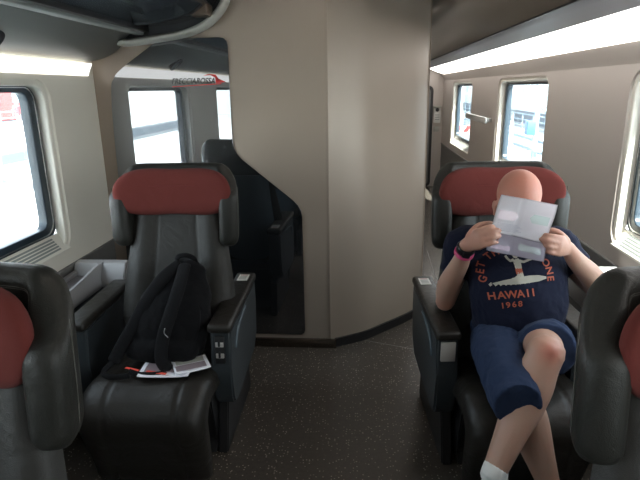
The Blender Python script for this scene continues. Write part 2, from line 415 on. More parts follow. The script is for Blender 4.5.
lg = text_mesh('FRECCIAROSSA', .044, .0006, .35, .0007)
def put_text(me, c, w=None, name='lettering', m=None, parent=None):
    xs = [v.co.x for v in me.vertices]; k = (w/(max(xs)-min(xs))) if w else 1
    for v in me.vertices: v.co = V((v.co.x*k, -v.co.z, v.co.y))+V(c)
    o = link(name, me, m, parent, False); return o
o = put_text(lg, (-.963, YP-.0100, 1.652), .25, 'logo_lettering', M['logo_dk'], gp); o.data.transform(Matrix.Translation(-gp.location)); o['label'] = 'dark slanted logo letters'
bm = bmesh.new()
for poly in ([(-1.085, 1.622), (-.80, 1.634), (-.80, 1.639), (-1.085, 1.626)],
             [(-.90, 1.681), (-.86, 1.684), (-.83, 1.668), (-.815, 1.652), (-.805, 1.652), (-.83, 1.686), (-.87, 1.690)],
             [(-.832, 1.672), (-.81, 1.662), (-.772, 1.645), (-.808, 1.642), (-.828, 1.640), (-.832, 1.650)]):
    prism(bm, poly, YP-.0112, YP-.0096)
o = build('logo_arrow', bm, M['logo_red'], gp, False); o.data.transform(Matrix.Translation(-gp.location)); o['label'] = 'red arrow and underline of the logo'

# ------------------------------------------------------------------ overhead racks and lights
rk = empty('luggage_rack', (-1.3, 0, 1.77)); tag(rk, 'grey overhead luggage rack with smoked glass shelf above the left windows', 'luggage rack')
inv = Matrix.Translation(-rk.location)
bm = bmesh.new()
prof = [(p.x, p.y) for p in catmull([V((XL+.004, 1.768, 0)), V((-1.50, 1.775, 0)), V((-1.43, 1.795, 0)), V((-1.36, 1.835, 0)), V((-1.30, 1.885, 0)), V((-1.275, 1.905, 0))], 6)]
strip(bm, prof, Y0+.02, 3.05, .02)
o = build('valance', bm, M['rack'], rk); o.data.transform(inv)
o = boxo('slot', (-1.285, Y0+.02, 1.912), (-1.245, 3.03, 1.93), M['rack_dark'], rk, 0); o.data.transform(inv)
o = boxo('front_rail', (-1.250, Y0+.02, 1.898), (-1.195, 3.02, 1.93), M['rack'], rk, .008, 3); o.data.transform(inv)
o = boxo('rail_lip', (-1.198, Y0+.02, 1.912), (-1.165, 3.02, 1.94), M['rack_dark'], rk, .004, 2); o.data.transform(inv)
smoke = mat('smoked_glass', (.12, .16, .20), .08, spec=.8, coat=.6)
bm = bmesh.new()
strip(bm, [(p.x, p.y) for p in catmull([V((-1.17, 1.935, 0)), V((-1.0, 1.95, 0)), V((-.87, 1.985, 0)), V((-.78, 2.05, 0)), V((-.74, 2.14, 0)), V((-.73, 2.29, 0))], 6)], Y0+.02, 3.0, .012)
o = build('glass_shelf', bm, smoke, rk); o.data.transform(inv); o['label'] = 'smoked blue-grey glass shelf'
for yy in (.1, 1.45, 2.80):
    bm = bmesh.new(); strip(bm, [(p.x, p.y-.006) for p in catmull([V((-1.17, 1.935, 0)), V((-1.0, 1.95, 0)), V((-.87, 1.985, 0)), V((-.79, 2.045, 0))], 6)], yy, yy+.06, .01)
    o = build('shelf_bracket', bm, M['rack_dark'], rk); o.data.transform(inv)
# rounded end rim against the partition
rim = [V((-1.36, 3.02, 1.865)), V((-1.27, 3.02, 1.862)), V((-1.11, 3.02, 1.880)), V((-.95, 3.02, 1.905)), V((-.83, 3.02, 1.955)), V((-.745, 3.02, 2.04)), V((-.715, 3.02, 2.14)), V((-.71, 3.02, 2.30))]
o = wire('end_rim', rim, .020, M['rack_lt'], rk, 6, 12, .055, V((0, 1, 0))); o.data.transform(inv)
bm = bmesh.new(); prism(bm, [(-1.36, 1.87), (-1.1, 1.885), (-.95, 1.91), (-.83, 1.96), (-.75, 2.04), (-.72, 2.14), (-.71, 2.31), (-1.36, 2.31)], 3.01, 3.06)
o = build('end_panel', bm, M['rack_dark'], rk, False); o.data.transform(inv)
o = boxo('end_bracket', (-.98, 2.88, 1.975), (-.80, 3.0, 2.06), M['brown'], rk, .01, 2); o.data.transform(inv)

rd = empty('reading_light', (-1.415, 2.03, 1.80)); tag(rd, 'dark round reading lamp set into the grey rack valance at the top left', 'lamp')
bm = bmesh.new(); bmesh.ops.create_cone(bm, cap_ends=True, segments=32, radius1=.062, radius2=.055, depth=.03, matrix=Matrix.Rotation(math.radians(-40), 4, 'Y'))
build('lamp_housing', bm, M['rack_dark'], rd, True, 40)
bm = bmesh.new(); bmesh.ops.create_cone(bm, cap_ends=True, segments=24, radius1=.038, radius2=.038, depth=.006, matrix=Matrix.Rotation(math.radians(-40), 4, 'Y') @ Matrix.Translation((0, 0, -.017)))
build('lamp_glass', bm, smoke, rd, True, 40)

lk = empty('luggage_locker', (.95, 3, 1.89)); tag(lk, 'brown overhead luggage locker with grey underside above the right windows', 'luggage locker')
inv = Matrix.Translation(-lk.location)
bm = bmesh.new(); strip(bm, [(1.01, 1.872), (.98, 1.876), (.85, 1.885), (.79, 1.888), (.775, 1.895)], Y0+.02, Y1-.02, -.015)
o = build('underside', bm, M['violet'], lk, True, 30); o.data.transform(inv)
bm = bmesh.new(); strip(bm, [(p.x, p.y) for p in catmull([V((.775, 1.893, 0)), V((.74, 1.915, 0)), V((.66, 1.96, 0)), V((.56, 2.02, 0)), V((.50, 2.10, 0)), V((.47, 2.31, 0))], 5)], Y0+.02, Y1-.02, -.015)
o = build('locker_front', bm, M['brown'], lk); o.data.transform(inv)
o = boxo('hinge_line', (.768, Y0+.02, 1.889), (.778, Y1-.02, 1.897), M['rack_dark'], lk, 0); o.data.transform(inv)

def cove(name, x0, z0, x1, z1, y0, y1, m, label, n, sg):
    c = empty(name, ((x0+x1)/2, (y0+y1)/2, (z0+z1)/2)); tag(c, label, 'light')
    inv = Matrix.Translation(-c.location); L = (y1-y0)/n
    for k in range(n):
        bm = bmesh.new(); strip(bm, [(p.x, p.y) for p in catmull([V((x0, z0, 0)), V(((x0+x1)/2+.01, (z0+z1)/2-.014, 0)), V((x1, z1, 0))], 5)], y0+k*L+.003, y0+(k+1)*L-.003, sg*.008)
        o = build('glowing_strip', bm, m, c, True, 40); o.data.transform(inv)
    bm = bmesh.new(); strip(bm, [(x0, z0+.012), (x1, z1+.014)], y0, y1, sg*.01); o = build('light_tray', bm, M['rack_lt'], c); o.data.transform(inv)
    return c
cove('cove_light', 1.262, 1.786, 1.008, 1.882, Y0+.05, 8.75, M['lens'], 'long glowing white light cove between the right wall and the locker', 8, -1)
bm = bmesh.new(); prism(bm, [(1.279, 1.690), (1.268, 1.72), (1.238, 1.765), (1.232, 1.785), (1.279, 1.785)], Y0, Y1-.05)
o = build('trim_2', bm, M['wall_silver'], None, True, 60); tag(o, kind='structure')
c = empty('added_glow_strip', (-1.53, .3, 1.74)); tag(c, 'narrow added glowing strip for the bright wall band under the grey left rack', 'light')  # added strip, its glow stands in for the brightly lit top of the wall
bm = bmesh.new(); strip(bm, [(-.019, -.048), (-.008, -.018), (.012, .016)], Y0-.25, 2.72, -.004); build('glowing_strip', bm, M['glow_l'], c, True, 60)

dl = []
for i, (x, y) in enumerate([(-.25, 2.55), (-.25, .9), (-.25, -.8), (.80-.3, 6.0)]):
    r = empty('ceiling_light', (x, y, ZC-.005)); tag(r, ['round ceiling lamp just in front of the beige partition', 'round ceiling lamp over the aisle behind the camera side seats', 'round ceiling lamp at the rear end of the aisle', 'round ceiling lamp in the corridor past the partition'][i], 'lamp', 'round ceiling lamps')
    bm = bmesh.new(); bmesh.ops.create_cone(bm, cap_ends=True, segments=32, radius1=.09, radius2=.10, depth=.018); build('lamp_ring', bm, M['rack_lt'], r, True, 40, (0, 0, -.004))
    bm = bmesh.new(); bmesh.ops.create_cone(bm, cap_ends=True, segments=32, radius1=.075, radius2=.075, depth=.004); build('lamp_lens', bm, M['lamp'], r, True, 40, (0, 0, -.0155))

# fittings seen along the right wall
gb = empty('grab_handle', (1.28, 6.0, 1.27)); tag(gb, 'silver horizontal grab handle on the right wall between two windows', 'handle')
bm = bmesh.new(); box(bm, (-.080, -.52, -.032), (-.045, .52, .032), .012, 3)
build('grip', bm, M['chrome'], gb, True, 40)
for y in (-.44, .44): boxo('bracket', (-.05, y-.03, -.02), (0, y+.03, .02), M['chrome'], gb, .005)
ic = empty('wall_phone', (1.19, Y1-.02, 1.04)); tag(ic, 'small pale intercom with notice on the wall at the corridor end', 'intercom')
boxo('body', (-.055, -.03, .0), (.055, 0, .24), M['white'], ic, .01)
boxo('hood', (-.065, -.06, .24), (.065, 0, .27), M['rack_lt'], ic, .008)
bm = bmesh.new(); ball(bm, (0, -.03, .205), (.03, .022, .03)); build('speaker', bm, M['dark'], ic)
for k in range(3): boxo('notice_line', (-.035, -.0325, .05+k*.035), (.035, -.029, .06+k*.035), M['rack'], ic, 0)
nt_ = boxo('notice', (1.14, Y1-.008, .90), (1.24, Y1-.0005, .98), M['rack_lt'], None, .002); tag(nt_, 'small grey notice plate on the end wall below the intercom', 'sign')

# ------------------------------------------------------------------ seats
def lerp(a, b, t): return a+(b-a)*t
def sm(t): t = max(0, min(1, t)); return t*t*(3-2*t)
def make_seat(loc, rz, label, switches=None, plaque=None, sticker=True, group=None, arm=.63, offs=(.315, .315), pwid=.310, hdrop=0.):
    S = empty('reclining_armchair', loc, rz); tag(S, label, 'armchair', group)
    # --- headrest shell with wings
    path = catmull([V((0, .455, 0)), V((.10, .452, 0)), V((.19, .442, 0)), V((.245, .425, 0)), V((.274, .395, 0)), V((.287, .36, 0)), V((.292, .330, 0))], 4)
    N = len(path); 
    def station(i):
        s = i/(N-1); p = path[i]; t = (path[min(i+1, N-1)]-path[max(i-1, 0)]).normalized(); n = V((t.y, -t.x, 0))  # towards the sitter
        if n.y > 0: n = -n
        if s > .5: n = V((t.y, -t.x, 0)); n = n if n.x < 0 else -n
        zt = 1.272-hdrop-.112*sm((s-.42)/.58); zb = lerp(1.0, .903, sm((s-.35)/.4))
        return p, n, zt, zb, lerp(.028, .050, sm(s*1.2-.1))
    rings = []
    tp = lambda z: 1-.10*max(0, 1.06-z)-2.2*max(0, .97-z)**2
    def hring(p, n, zt, zb, th, k=1., side=1):
        cz = (zt+zb)/2; hz = (zt-zb)/2*k**.35 if k < 1 else (zt-zb)/2; tt = th*k
        pts = rrect(-tt, -hz, tt, hz, min(tt*.9, .036), 4)
        lean = lambda z: .06*(z-1.1)
        out = []
        for a, b in pts:
            q = p+n*a; out.append(V((q.x*side*tp(cz+b), q.y+lean(cz+b), cz+b)))
        return out
    seq = []
    for side in (-1, 1):
        st = [(station(i), 1.) for i in range(N)]
        p, n, zt, zb, th = st[-1][0]; t = (path[-1]-path[-2]).normalized()
        for d, k in ((.012, .93), (.022, .75), (.029, .45)): st.append(((p+t*d, n, zt-.004, zb+.004, th), k))
        rs = [hring(*a, k, side) for a, k in st]
        if side == -1: seq = [r[::-1] for r in rs[::-1]][:-1]; seq = [r for r in seq]
        else:
            seq2 = rs
    # align orderings: left rings are mirrored, so their point order is reversed
    loft_r = []
    n_ = len(seq2[0])
    def reorder(r):   # start at the point nearest to +normal/top corner for both halves
        c = sum(r, V())/len(r); k = max(range(len(r)), key=lambda i: (r[i].z*5 - r[i].y)); 
        return r[k:]+r[:k]
    bm = bmesh.new()
    left = []
    for r in seq: left.append(r)
    # rebuild left ring order explicitly so it matches the right half
    lefts = []
    for r in seq: rr = r[::-1]; lefts.append(rr)
    loft(bm, lefts+seq2)
    bmesh.ops.remove_doubles(bm, verts=bm.verts, dist=1e-5)
    hr = build('headrest', bm, M['leather'], S)
    # stitching round the wings
    for side in (-1, 1):
        for ds in (.018, .028):
            pts = []
            for i in range(N-1, 2, -1):
                p, n, zt, zb, th = station(i); z = zt-.030-ds*.4
                q = p+n*(th+.0004); pts.append(V((q.x*side, q.y+.06*(z-1.1), z)))
            p, n, zt, zb, th = station(N-1); q = p+n*(th+.0002)
            down = [V((q.x*side*tp(z), q.y+ds+.06*(z-1.1), z)) for z in (.945, .965, 1.0, 1.08, 1.15, 1.18)]
            wire('stitching', down+pts[3:], .0008, M['stitch'], hr, 2, 6)
        pts = []
        for z in (.945, .98, 1.05, 1.12, 1.17):
            p, n, zt, zb, th = station(N-4); q = p-n*(th+.0003); pts.append(V((q.x*side*tp(z), q.y+.06*(z-1.1), z)))
        wire('stitching', pts, .0012, M['stitch'], hr, 2, 6)
    # --- red pillow
    bm = bmesh.new(); rings = []
    K = 33
    for i in range(K):
        s = -1+2*i/(K-1); x = pwid*math.sin(s*PI/2)
        a = abs(x)/pwid; e = max(0, 1-a**5)**.5
        hz = .104*(.30+.70*e) if a < .999 else .02
        hz = .110*max(.06, e)*(1-.05*math.exp(-((a-.0)/.3)**2)); ty = .046*max(.08, e**.8)
        g = 1-.05*math.exp(-((abs(x)-.135)/.006)**2)
        yc = .378-.055*a**2.6; zc = 1.150-hdrop*1.2
        ring = []
        for k in range(24):
            t = 2*PI*k/24; cx, sx = math.cos(t), math.sin(t)
            cy = math.copysign(abs(cx)**.75, cx); sz = math.copysign(abs(sx)**.75, sx)
            ring.append(V((x, yc+cy*ty*g+.06*(sz*hz), zc+sz*hz*g)))
        rings.append(ring)
    loft(bm, rings); pw = build('headrest_pillow', bm, M['red'], S); pw['label'] = 'red fabric headrest pillow'
    for zz in (1.185-hdrop, 1.115-hdrop):
        pts = [V((x, .378-.055*(abs(x)/pwid)**2.6-.0445, zz)) for x in (-.12, -.06, 0, .06, .12)]
        wire('pillow_seam', pts, .0012, mat('dark_red_seam', (.14, .02, .018), .9), pw, 3, 6)
    # --- backrest
    def back_ring(z, infl=0., shell=False):
        t = (z-.40)/.72
        w = (.310 if t < .25 else lerp(.310, .245, sm((t-.25)/.75)))+infl
        yb = lerp(.235, .425, t); th = lerp(.10, .055, t)
        pts = []
        ks = 48
        xs = lerp(.150, .105, sm(t))
        for k in range(ks+1):     # front, left to right
            x = -w+2*w*k/ks; a = abs(x)/w
            e = (1-a**6)**.5 if a < 1 else 0
            bol = .022*sm((abs(x)-xs*.8)/(w-xs*.8)*1.6)
            gr = .007*math.exp(-((abs(x)-xs)/.005)**2)
            pts.append(V((x, yb-e*(th*.55+bol)+gr, z)))
        for k in range(1, ks):
            x = w-2*w*k/ks; a = abs(x)/w; e = (1-a**6)**.5
            pts.append(V((x, yb+e*th*.45, z)))
        return pts
    bm = bmesh.new(); rings = []
    zs = [.40+.72*i/30 for i in range(31)]
    for z in zs: rings.append(back_ring(z))
    loft(bm, rings)
    build('backrest', bm, M['leather_in'], S, True, 50)
    # shell behind
    bm = bmesh.new(); rings = []
    for i in range(16):
        z = .22+.80*i/15; t = (z-.40)/.72
        w = lerp(.300, .235, sm((t)/.95)); y0 = lerp(.225, .44, t)+.01
        ring = []
        for k in range(33):
            a = -1+2*k/32; ring.append(V((w*a, y0+.085-.11*abs(a)**4, z)))
        for k in range(33):
            a = 1-2*k/32; ring.append(V((w*a*.93, y0+.060-.10*abs(a)**4, z)))
        rings.append(ring)
    loft(bm, rings); build('back_shell', bm, M['shell_lt'], S, True, 40)
    # --- cushion with calf rest: swept along a side profile
    prof = catmull([V((0, .30, .365)), V((0, .15, .362)), V((0, -.02, .375)), V((0, -.13, .385)), V((0, -.185, .365)), V((0, -.21, .32)), V((0, -.19, .23)), V((0, -.165, .12)), V((0, -.155, .03))], 5)
    rings = []; NP = len(prof)
    for i, p in enumerate(prof):
        t = (prof[min(i+1, NP-1)]-prof[max(i-1, 0)]).normalized(); n = V((0, t.z, -t.y)); n = V((0, -abs(t.z) if p.z < .33 else t.z, abs(t.y)))
        n = V((0, t.z, -t.y)); 
        th = .085 if i < 20 else lerp(.085, .05, (i-20)/(NP-20)); w = .282 if p.z > .3 else lerp(.265, .282, (p.z-.03)/.27)
        if i < 1 or i > NP-2: th *= .8
        ring = []
        for k in range(49):
            x = -w+2*w*k/48; a = abs(x)/w; e = (1-a**8)**.5 if a < 1 else 0
            gr = .008*math.exp(-((abs(x)-.155)/.005)**2); dish = -.010*math.exp(-(x/.15)**2)
            ring.append(V((x*(1.13 if x < 0 and offs[0] > .4 else 1), p.y, p.z))+n*(e*th-gr+dish))
        for k in range(1, 48):
            x = w-2*w*k/48; a = abs(x)/w; e = (1-a**8)**.5
            ring.append(V((x*(1.13 if x < 0 and offs[0] > .4 else 1), p.y, p.z))-n*(e*.03))
        rings.append(ring)
    bm = bmesh.new(); loft(bm, rings); build('seat_cushion', bm, M['leather_dk'], S, True, 60)
    # --- armrests
    for sd in (-1, 1):
        full = arm; arm_ = arm-.11 if offs[0] > .4 and sd < 0 else arm
        xc = sd*offs[0 if sd < 0 else 1]
        side_p = [(.02, .615), (arm_-.01, .625), (arm_-.005, .50), (arm_-.03, .34), (arm_-.11, .27), (.10, .245), (.035, .255), (.012, .30), (.004, .45)]
        bm = bmesh.new(); prism(bm, side_p, xc-.050, xc+.050, 'x')
        bmesh.ops.bevel(bm, geom=bm.edges[:], offset=.010, segments=3, affect='EDGES')
        pn = build('armrest_panel', bm, M['shell'], S, True, 40)
        bm = bmesh.new(); box(bm, (xc-.058, -.012, .612), (xc+.058, arm_, .655), .018, 4)
        for v in bm.verts: v.co.z += .012*sm(v.co.y/.63)
        build('armrest_pad', bm, M['leather_dk'], S, True, 50)
        # recess line of the outer face, its highlight put in as a paler tube
        wire('recess_highlight', [V((xc+sd*.050, .10, .50)), V((xc+sd*.053, .13, .56)), V((xc+sd*.053, .22, .585)), V((xc+sd*.050, .34, .59))], .008, M['shell_lt'], pn, 4, 8)
        bm = bmesh.new(); prism(bm, [(.10, .25), (.56, .25), (.60, .0), (.02, .0)], xc-sd*.03-.025, xc-sd*.03+.025, 'x')
        bmesh.ops.bevel(bm, geom=bm.edges[:], offset=.006, segments=2, affect='EDGES')
        build('side_leg', bm, M['dark'], S, True, 40)
        if switches == sd:
            boxo('switch_plate', (xc-.024, -.006, .47), (xc+.024, .006, .60), M['dark'], pn, .005)
            for zz in (.500, .552):
                sw = boxo('switch', (xc-.020, -.012, zz), (xc+.020, 0, zz+.022), M['silver'], pn, .003)
                boxo('switch_lever', (xc-.005, -.020, zz+.006), (xc+.005, -.008, zz+.032), M['dark'], sw, .002)
        if plaque == sd:
            boxo('metal_plate', (xc-.034, -.004, .52), (xc+.034, .008, .605), M['silver'], pn, .003)
        if sticker and (switches or plaque) == sd:
            o = boxo('sticker', (xc-.03, .50, .655+.0085), (xc+.03, .60, .6665), M['white'], pn, 0); o['label'] = 'white notice sticker'
            for q in range(4): boxo('sticker_print', (xc-.022, .515+q*.019, .6668), (xc+.020, .523+q*.019, .6672), mat('red_grey_print', (.5, .2, .18), .6) if q == 3 else M['rack'], o, 0)
    # --- base
    bm = bmesh.new(); prism(bm, [(-.02, .30), (.45, .30), (.40, .05), (.45, .0), (.02, .0), (.06, .05)], -.235, .235, 'x')
    bmesh.ops.bevel(bm, geom=bm.edges[:], offset=.008, segments=2, affect='EDGES')
    build('seat_base', bm, M['dark'], S, True, 40)
    def squeeze(o):
        for v in o.data.vertices: v.co.x *= .88
        for c in o.children: squeeze(c)
    for c in S.children: squeeze(c)
    return S
make_seat((-.862, 2.0, 0), math.radians(1.2), 'empty leather seat with red headrest holding the black backpack, left side', switches=1, offs=(.42, .297))
make_seat((.628, 2.0, 0), math.radians(4), 'leather seat with red headrest in which the man in the navy T-shirt sits', plaque=-1)
make_seat((-.872, .555, 0), 0, 'foreground leather seat at the left edge of the picture, mostly cut off', sticker=False, arm=.40, pwid=.272, hdrop=.018)
make_seat((.703, .575, 0), 0, 'foreground leather seat at the right edge of the picture, mostly cut off', sticker=False, arm=.40, pwid=.272, hdrop=.018)

# ------------------------------------------------------------------ side consoles with trays
def console(x0, x1, sgn, yo, label):
    """x0 = aisle side, x1 = wall side"""
    C = empty('side_console', ((x0+x1)/2, yo, 0)); tag(C, label, 'console', None); cx = (x0+x1)/2; h = abs(x1-x0)/2
    inner = -1 if x0 > x1 else 1       # direction towards the wall in x
    boxo('console_body', (-h, -.35, 0), (h, .62, .655), M['shell'], C, .01)
    boxo('tray_floor', (-h+.012, -.33, .655), (h-.012, .54, .663), M['violet'], C, .002)
    bm = bmesh.new()
    prism(bm, [(.53, .655), (.565, .722), (.60, .730), (.625, .725), (.625, .60), (.53, .60)], -h-(.12 if inner > 0 and False else 0), h+(.13 if (inner < 0 and h < .1) else 0), 'x')
    bmesh.ops.bevel(bm, geom=bm.edges[:], offset=.004, segments=2, affect='EDGES'); build('tray_back', bm, M['tray'], C, True, 40)
    for s, k in ((-inner, 1.), (inner, .35)):
        top = catmull([V((-.34, .672, 0)), V((.0, .682, 0)), V((.25, .695, 0)), V((.42, .715, 0)), V((.50, .725, 0)), V((.60, .730, 0))], 4)
        pts = [(p.x, .66+(p.y-.66)*k) for p in top]+[(.60, .60), (-.34, .60)]
        bm = bmesh.new(); a = s*h; prism(bm, pts, a-.010 if s > 0 else a-.004, a+.004 if s > 0 else a+.022, 'x')
        build('tray_lip', bm, M['tray'], C, True, 40)
    return C
console(-1.385, -1.535, -1, 2.02, 'grey side console with pale tray between the empty seat and the left wall')
console(1.025, 1.264, 1, 1.98, 'grey side console with pale tray between the seated man and the right wall')
console(-1.295, -1.535, -1, .52, 'grey side console with pale tray beside the foreground left seat')
console(1.145, 1.264, 1, .52, 'narrow grey side console with pale tray beside the foreground right seat')
# ------------------------------------------------------------------ the seated man
def frame(f, u):
    f = f.normalized(); s = f.cross(u).normalized(); u = s.cross(f).normalized()
    return f, s, u
HC = V((.606, 2.085, 1.164))
F, SD, U = frame(V((-.10, -.86, -.42)), V((0, -.3, 1)))     # face forward, right hand side seen from him, up
rotH = Matrix((SD, F, U)).transposed()
def H(a, b, c): return HC+SD*a+F*b+U*c
def hand(bm, wrist, d, n, curls, spread=.021, size=1.0, thumb=(.035, .03)):
    """d wrist->knuckles, n palm side, index first along s = thumb side"""
    d = d.normalized(); n = (n-d*n.dot(d)).normalized(); s = n.cross(d)
    if s.z < 0: s = -s
    k = size
    limb(bm, [wrist-d*.02, wrist+d*.02*k, wrist+d*.055*k, wrist+d*.085*k], [.026*k, .032*k, .040*k, .038*k], [.021*k, .019*k, .018*k, .014*k], n, 16, 4)
    ends = []
    for i, (L, r) in enumerate(((.043, .0098), (.048, .0102), (.045, .0096), (.036, .0084))):
        o = (1.5-i)*spread*k
        a = wrist+d*(.088-.004*abs(i-1))*k+s*o
        pts = [a-d*.02*k, a]; ang = 0; seg = [L, L*.62, L*.5]
        for q, c in zip(seg, curls[i]):
            ang += c; ca, sa = math.cos(math.radians(ang)), math.sin(math.radians(ang))
            pts.append(pts[-1]+(d*ca+n*sa)*q*k)
        limb(bm, pts, [r*k*1.15, r*k*1.12, r*k, r*k*.93, r*k*.82], None, s, 10, 4); ends.append(pts)
    tb = wrist+d*.03*k+s*.026*k
    t1 = tb+(s*.55+d*.55+n*.55).normalized()*.045*k; t2 = t1+(d*.45+n*.9+s*.05).normalized()*.033*k; t3 = t2+(n*1.0+d*.2-s*.1).normalized()*.026*k
    limb(bm, [wrist+d*.015*k+s*.01*k, tb, t1, t2, t3], [.015*k, .0165*k, .0130*k, .0118*k, .0095*k], None, s, 12, 4)
    return ends, s

WR_, WLf = V((.402, 1.985, 1.017)), V((.775, 1.985, 1.005))      # wrists: his right (image left), his left
ER, EL = V((.360, 2.17, .705)), V((.955, 2.10, .795))            # elbows
bm = bmesh.new()
# head
ball(bm, H(0, -.012, .030), (.083, .099, .092), rotH, 28)
ball(bm, H(0, .018, -.035), (.066, .078, .082), rotH, 24)
ball(bm, H(0, .050, -.085), (.042, .040, .034), rotH)          # chin
for s in (-1, 1):
    ball(bm, H(s*.045, .055, -.035), (.026, .026, .026), rotH)  # cheeks
    ball(bm, H(s*.030, .078, .018), (.028, .014, .009), rotH)   # brow
    ball(bm, H(s*.052, .01, -.075), (.018, .036, .028), rotH)   # jaw angle
    ball(bm, H(s*.080, -.006, -.040), (.007, .017, .030), rotH) # ear
    ball(bm, H(s*.086, -.014, -.032), (.006, .012, .022), rotH)
    ball(bm, H(s*.078, .004, -.064), (.008, .009, .010), rotH)
limb(bm, [H(0, .082, .01), H(0, .098, -.012), H(0, .108, -.030)], [.009, .010, .013], None, SD, 12, 4)
for s in (-1, 1): ball(bm, H(s*.012, .096, -.033), (.008, .010, .007), rotH, 12)
ball(bm, H(0, .090, -.062), (.026, .010, .006), rotH, 14); ball(bm, H(0, .088, -.073), (.023, .010, .007), rotH, 14)
# neck and trunk
limb(bm, [H(0, -.03, -.05), V((.615, 2.14, 1.055)), V((.620, 2.175, .99))], [.062, .060, .075], [.066, .064, .07], V((0, 1, 0)))
limb(bm, [V((.640, 2.11, .60)), V((.637, 2.085, .72)), V((.624, 2.115, .86)), V((.617, 2.165, .965))], [.155, .165, .172, .130], [.115, .138, .116, .070], V((0, 1, 0)), 28)
# arms
for sh, el, wr, mid in ((V((.430, 2.17, .965)), ER, WR_, V((-.01, .01, 0))), (V((.795, 2.17, .965)), EL, WLf, V((.015, .0, 0)))):
    limb(bm, [V((.615, 2.17, .95)), sh, sh.lerp(el, .5), el], [.065, .062, .050, .041], None, V((0, 1, 0)), 20)
    limb(bm, [el, el.lerp(wr, .3)+mid, el.lerp(wr, .7), wr], [.040, .046, .036, .026], [.040, .044, .032, .023], V((0, 1, 0)), 20)
hand(bm, WR_, V((.42, -.72, .50)), V((1, .35, .15)), [(45, 55, 20), (42, 58, 20), (40, 60, 20), (36, 60, 22)], size=.98)
hand(bm, WLf, V((-.60, -.62, .28)), V((-1, .75, .0)), [(30, 55, 20), (28, 58, 20), (26, 60, 20), (22, 60, 22)], size=.98)
# legs
hipR, kR, aR = V((.570, 2.09, .595)), V((.535, 1.665, .600)), V((.700, 1.690, .16))
hipL, kL, aL = V((.718, 2.09, .60)), V((.643, 1.725, .705)), V((.448, 1.555, .325))
for hp, kn, an, bk in ((hipR, kR, aR, V((0, .02, 0))), (hipL, kL, aL, V((.01, .02, 0)))):
    limb(bm, [hp, hp.lerp(kn, .5), kn], [.085, .080, .060], None, V((0, 0, 1)), 22)
    sh = (an-kn)
    limb(bm, [kn, kn+sh*.12+bk*.3, kn+sh*.35+bk, kn+sh*.7+bk*.4, an], [.064, .063, .073, .053, .038], [.060, .060, .070, .052, .039], V((0, 1, 0)), 22)
ball(bm, kL+V((-.003, -.022, .012)), (.040, .036, .040)); ball(bm, kR+V((0, -.022, .008)), (.040, .036, .040))
fL, fR = V((-.50, -.80, -.42)).normalized(), V((.1, -.95, -.10)).normalized()
for an, ft in ((aL, fL), (aR, fR)):
    dn = (V((0, 0, -1))-ft*V((0, 0, -1)).dot(ft)).normalized()
    limb(bm, [an, an+dn*.045-ft*.02, an+dn*.06+ft*.05, an+dn*.065+ft*.13, an+dn*.07+ft*.18], [.031, .034, .036, .042, .034], [.034, .034, .030, .022, .014], dn, 18)
man = remesh('person', bm, .0048, 5, M['skin'])
tag(man, 'bald man in navy T-shirt and denim shorts sitting with a paper before his face', 'person')
at = man.data.attributes.new('flush', 'FLOAT', 'POINT')
for i, v in enumerate(man.data.vertices):
    c = v.co; f = .10
    if c.z > 1.04 and .47 < c.x < .74 and (c-HC).length < .16: f = .42+.25*sm((c-HC).dot(U)/.1)
    f += .75*math.exp(-((c-kL-V((-.005, -.05, .02))).length/.038)**2)
    f += .45*math.exp(-((c-ER).length/.05)**2)
    for wr in (WR_, WLf):
        if (c-wr).length < .16 and c.y < wr.y: f += .16
    at.data[i].value = f
def child(name, bm, m, vox=None, smooth=2, disp=None, label=None):
    o = remesh(name, bm, vox, smooth, m, man, disp) if vox else build(name, bm, m, man)
    if label: o['label'] = label
    return o
for s in (-1, 1):
    bm = bmesh.new(); ball(bm, H(s*.031, .0745, .000), (.0125, .0125, .0105), rotH, 16); child('eye', bm, mat('eye_white', (.75, .72, .70), .2))
    bm = bmesh.new(); limb(bm, [H(s*.016, .0855, .020), H(s*.032, .0915, .025), H(s*.050, .078, .021)], [.002, .0035, .002], None, U, 8, 3); child('eyebrow', bm, mat('fair_brow', (.30, .20, .13), .9))
bm = bmesh.new(); limb(bm, [H(-.018, .0985, -.068), H(0, .1025, -.067), H(.018, .0985, -.068)], [.0015, .0035, .0015], [.002, .0025, .002], F, 8, 3); child('lips', bm, mat('lip_pink', (.5, .2, .17), .5))
# T-shirt
bm = bmesh.new()
limb(bm, [V((.640, 2.09, .64)), V((.637, 2.062, .72)), V((.630, 2.085, .82)), V((.622, 2.125, .91)), V((.618, 2.165, .985))], [.178, .186, .192, .192, .118], [.158, .165, .150, .120, .070], V((0, 1, 0)), 32)
limb(bm, [V((.617, 2.172, .97)), V((.619, 2.165, 1.012))], [.09, .074], [.075, .070], V((0, 1, 0)), 24)
for sh, el in ((V((.430, 2.17, .965)), ER), (V((.795, 2.17, .965)), EL)):
    limb(bm, [V((.615, 2.17, .945)), sh, sh.lerp(el, .28), sh.lerp(el, .50)], [.082, .076, .068, .072], None, V((0, 1, 0)), 24, 5, False)
shirt = child('t_shirt', bm, M['shirt'], .006, 6, (.09, .020), 'navy T-shirt with surfer print')
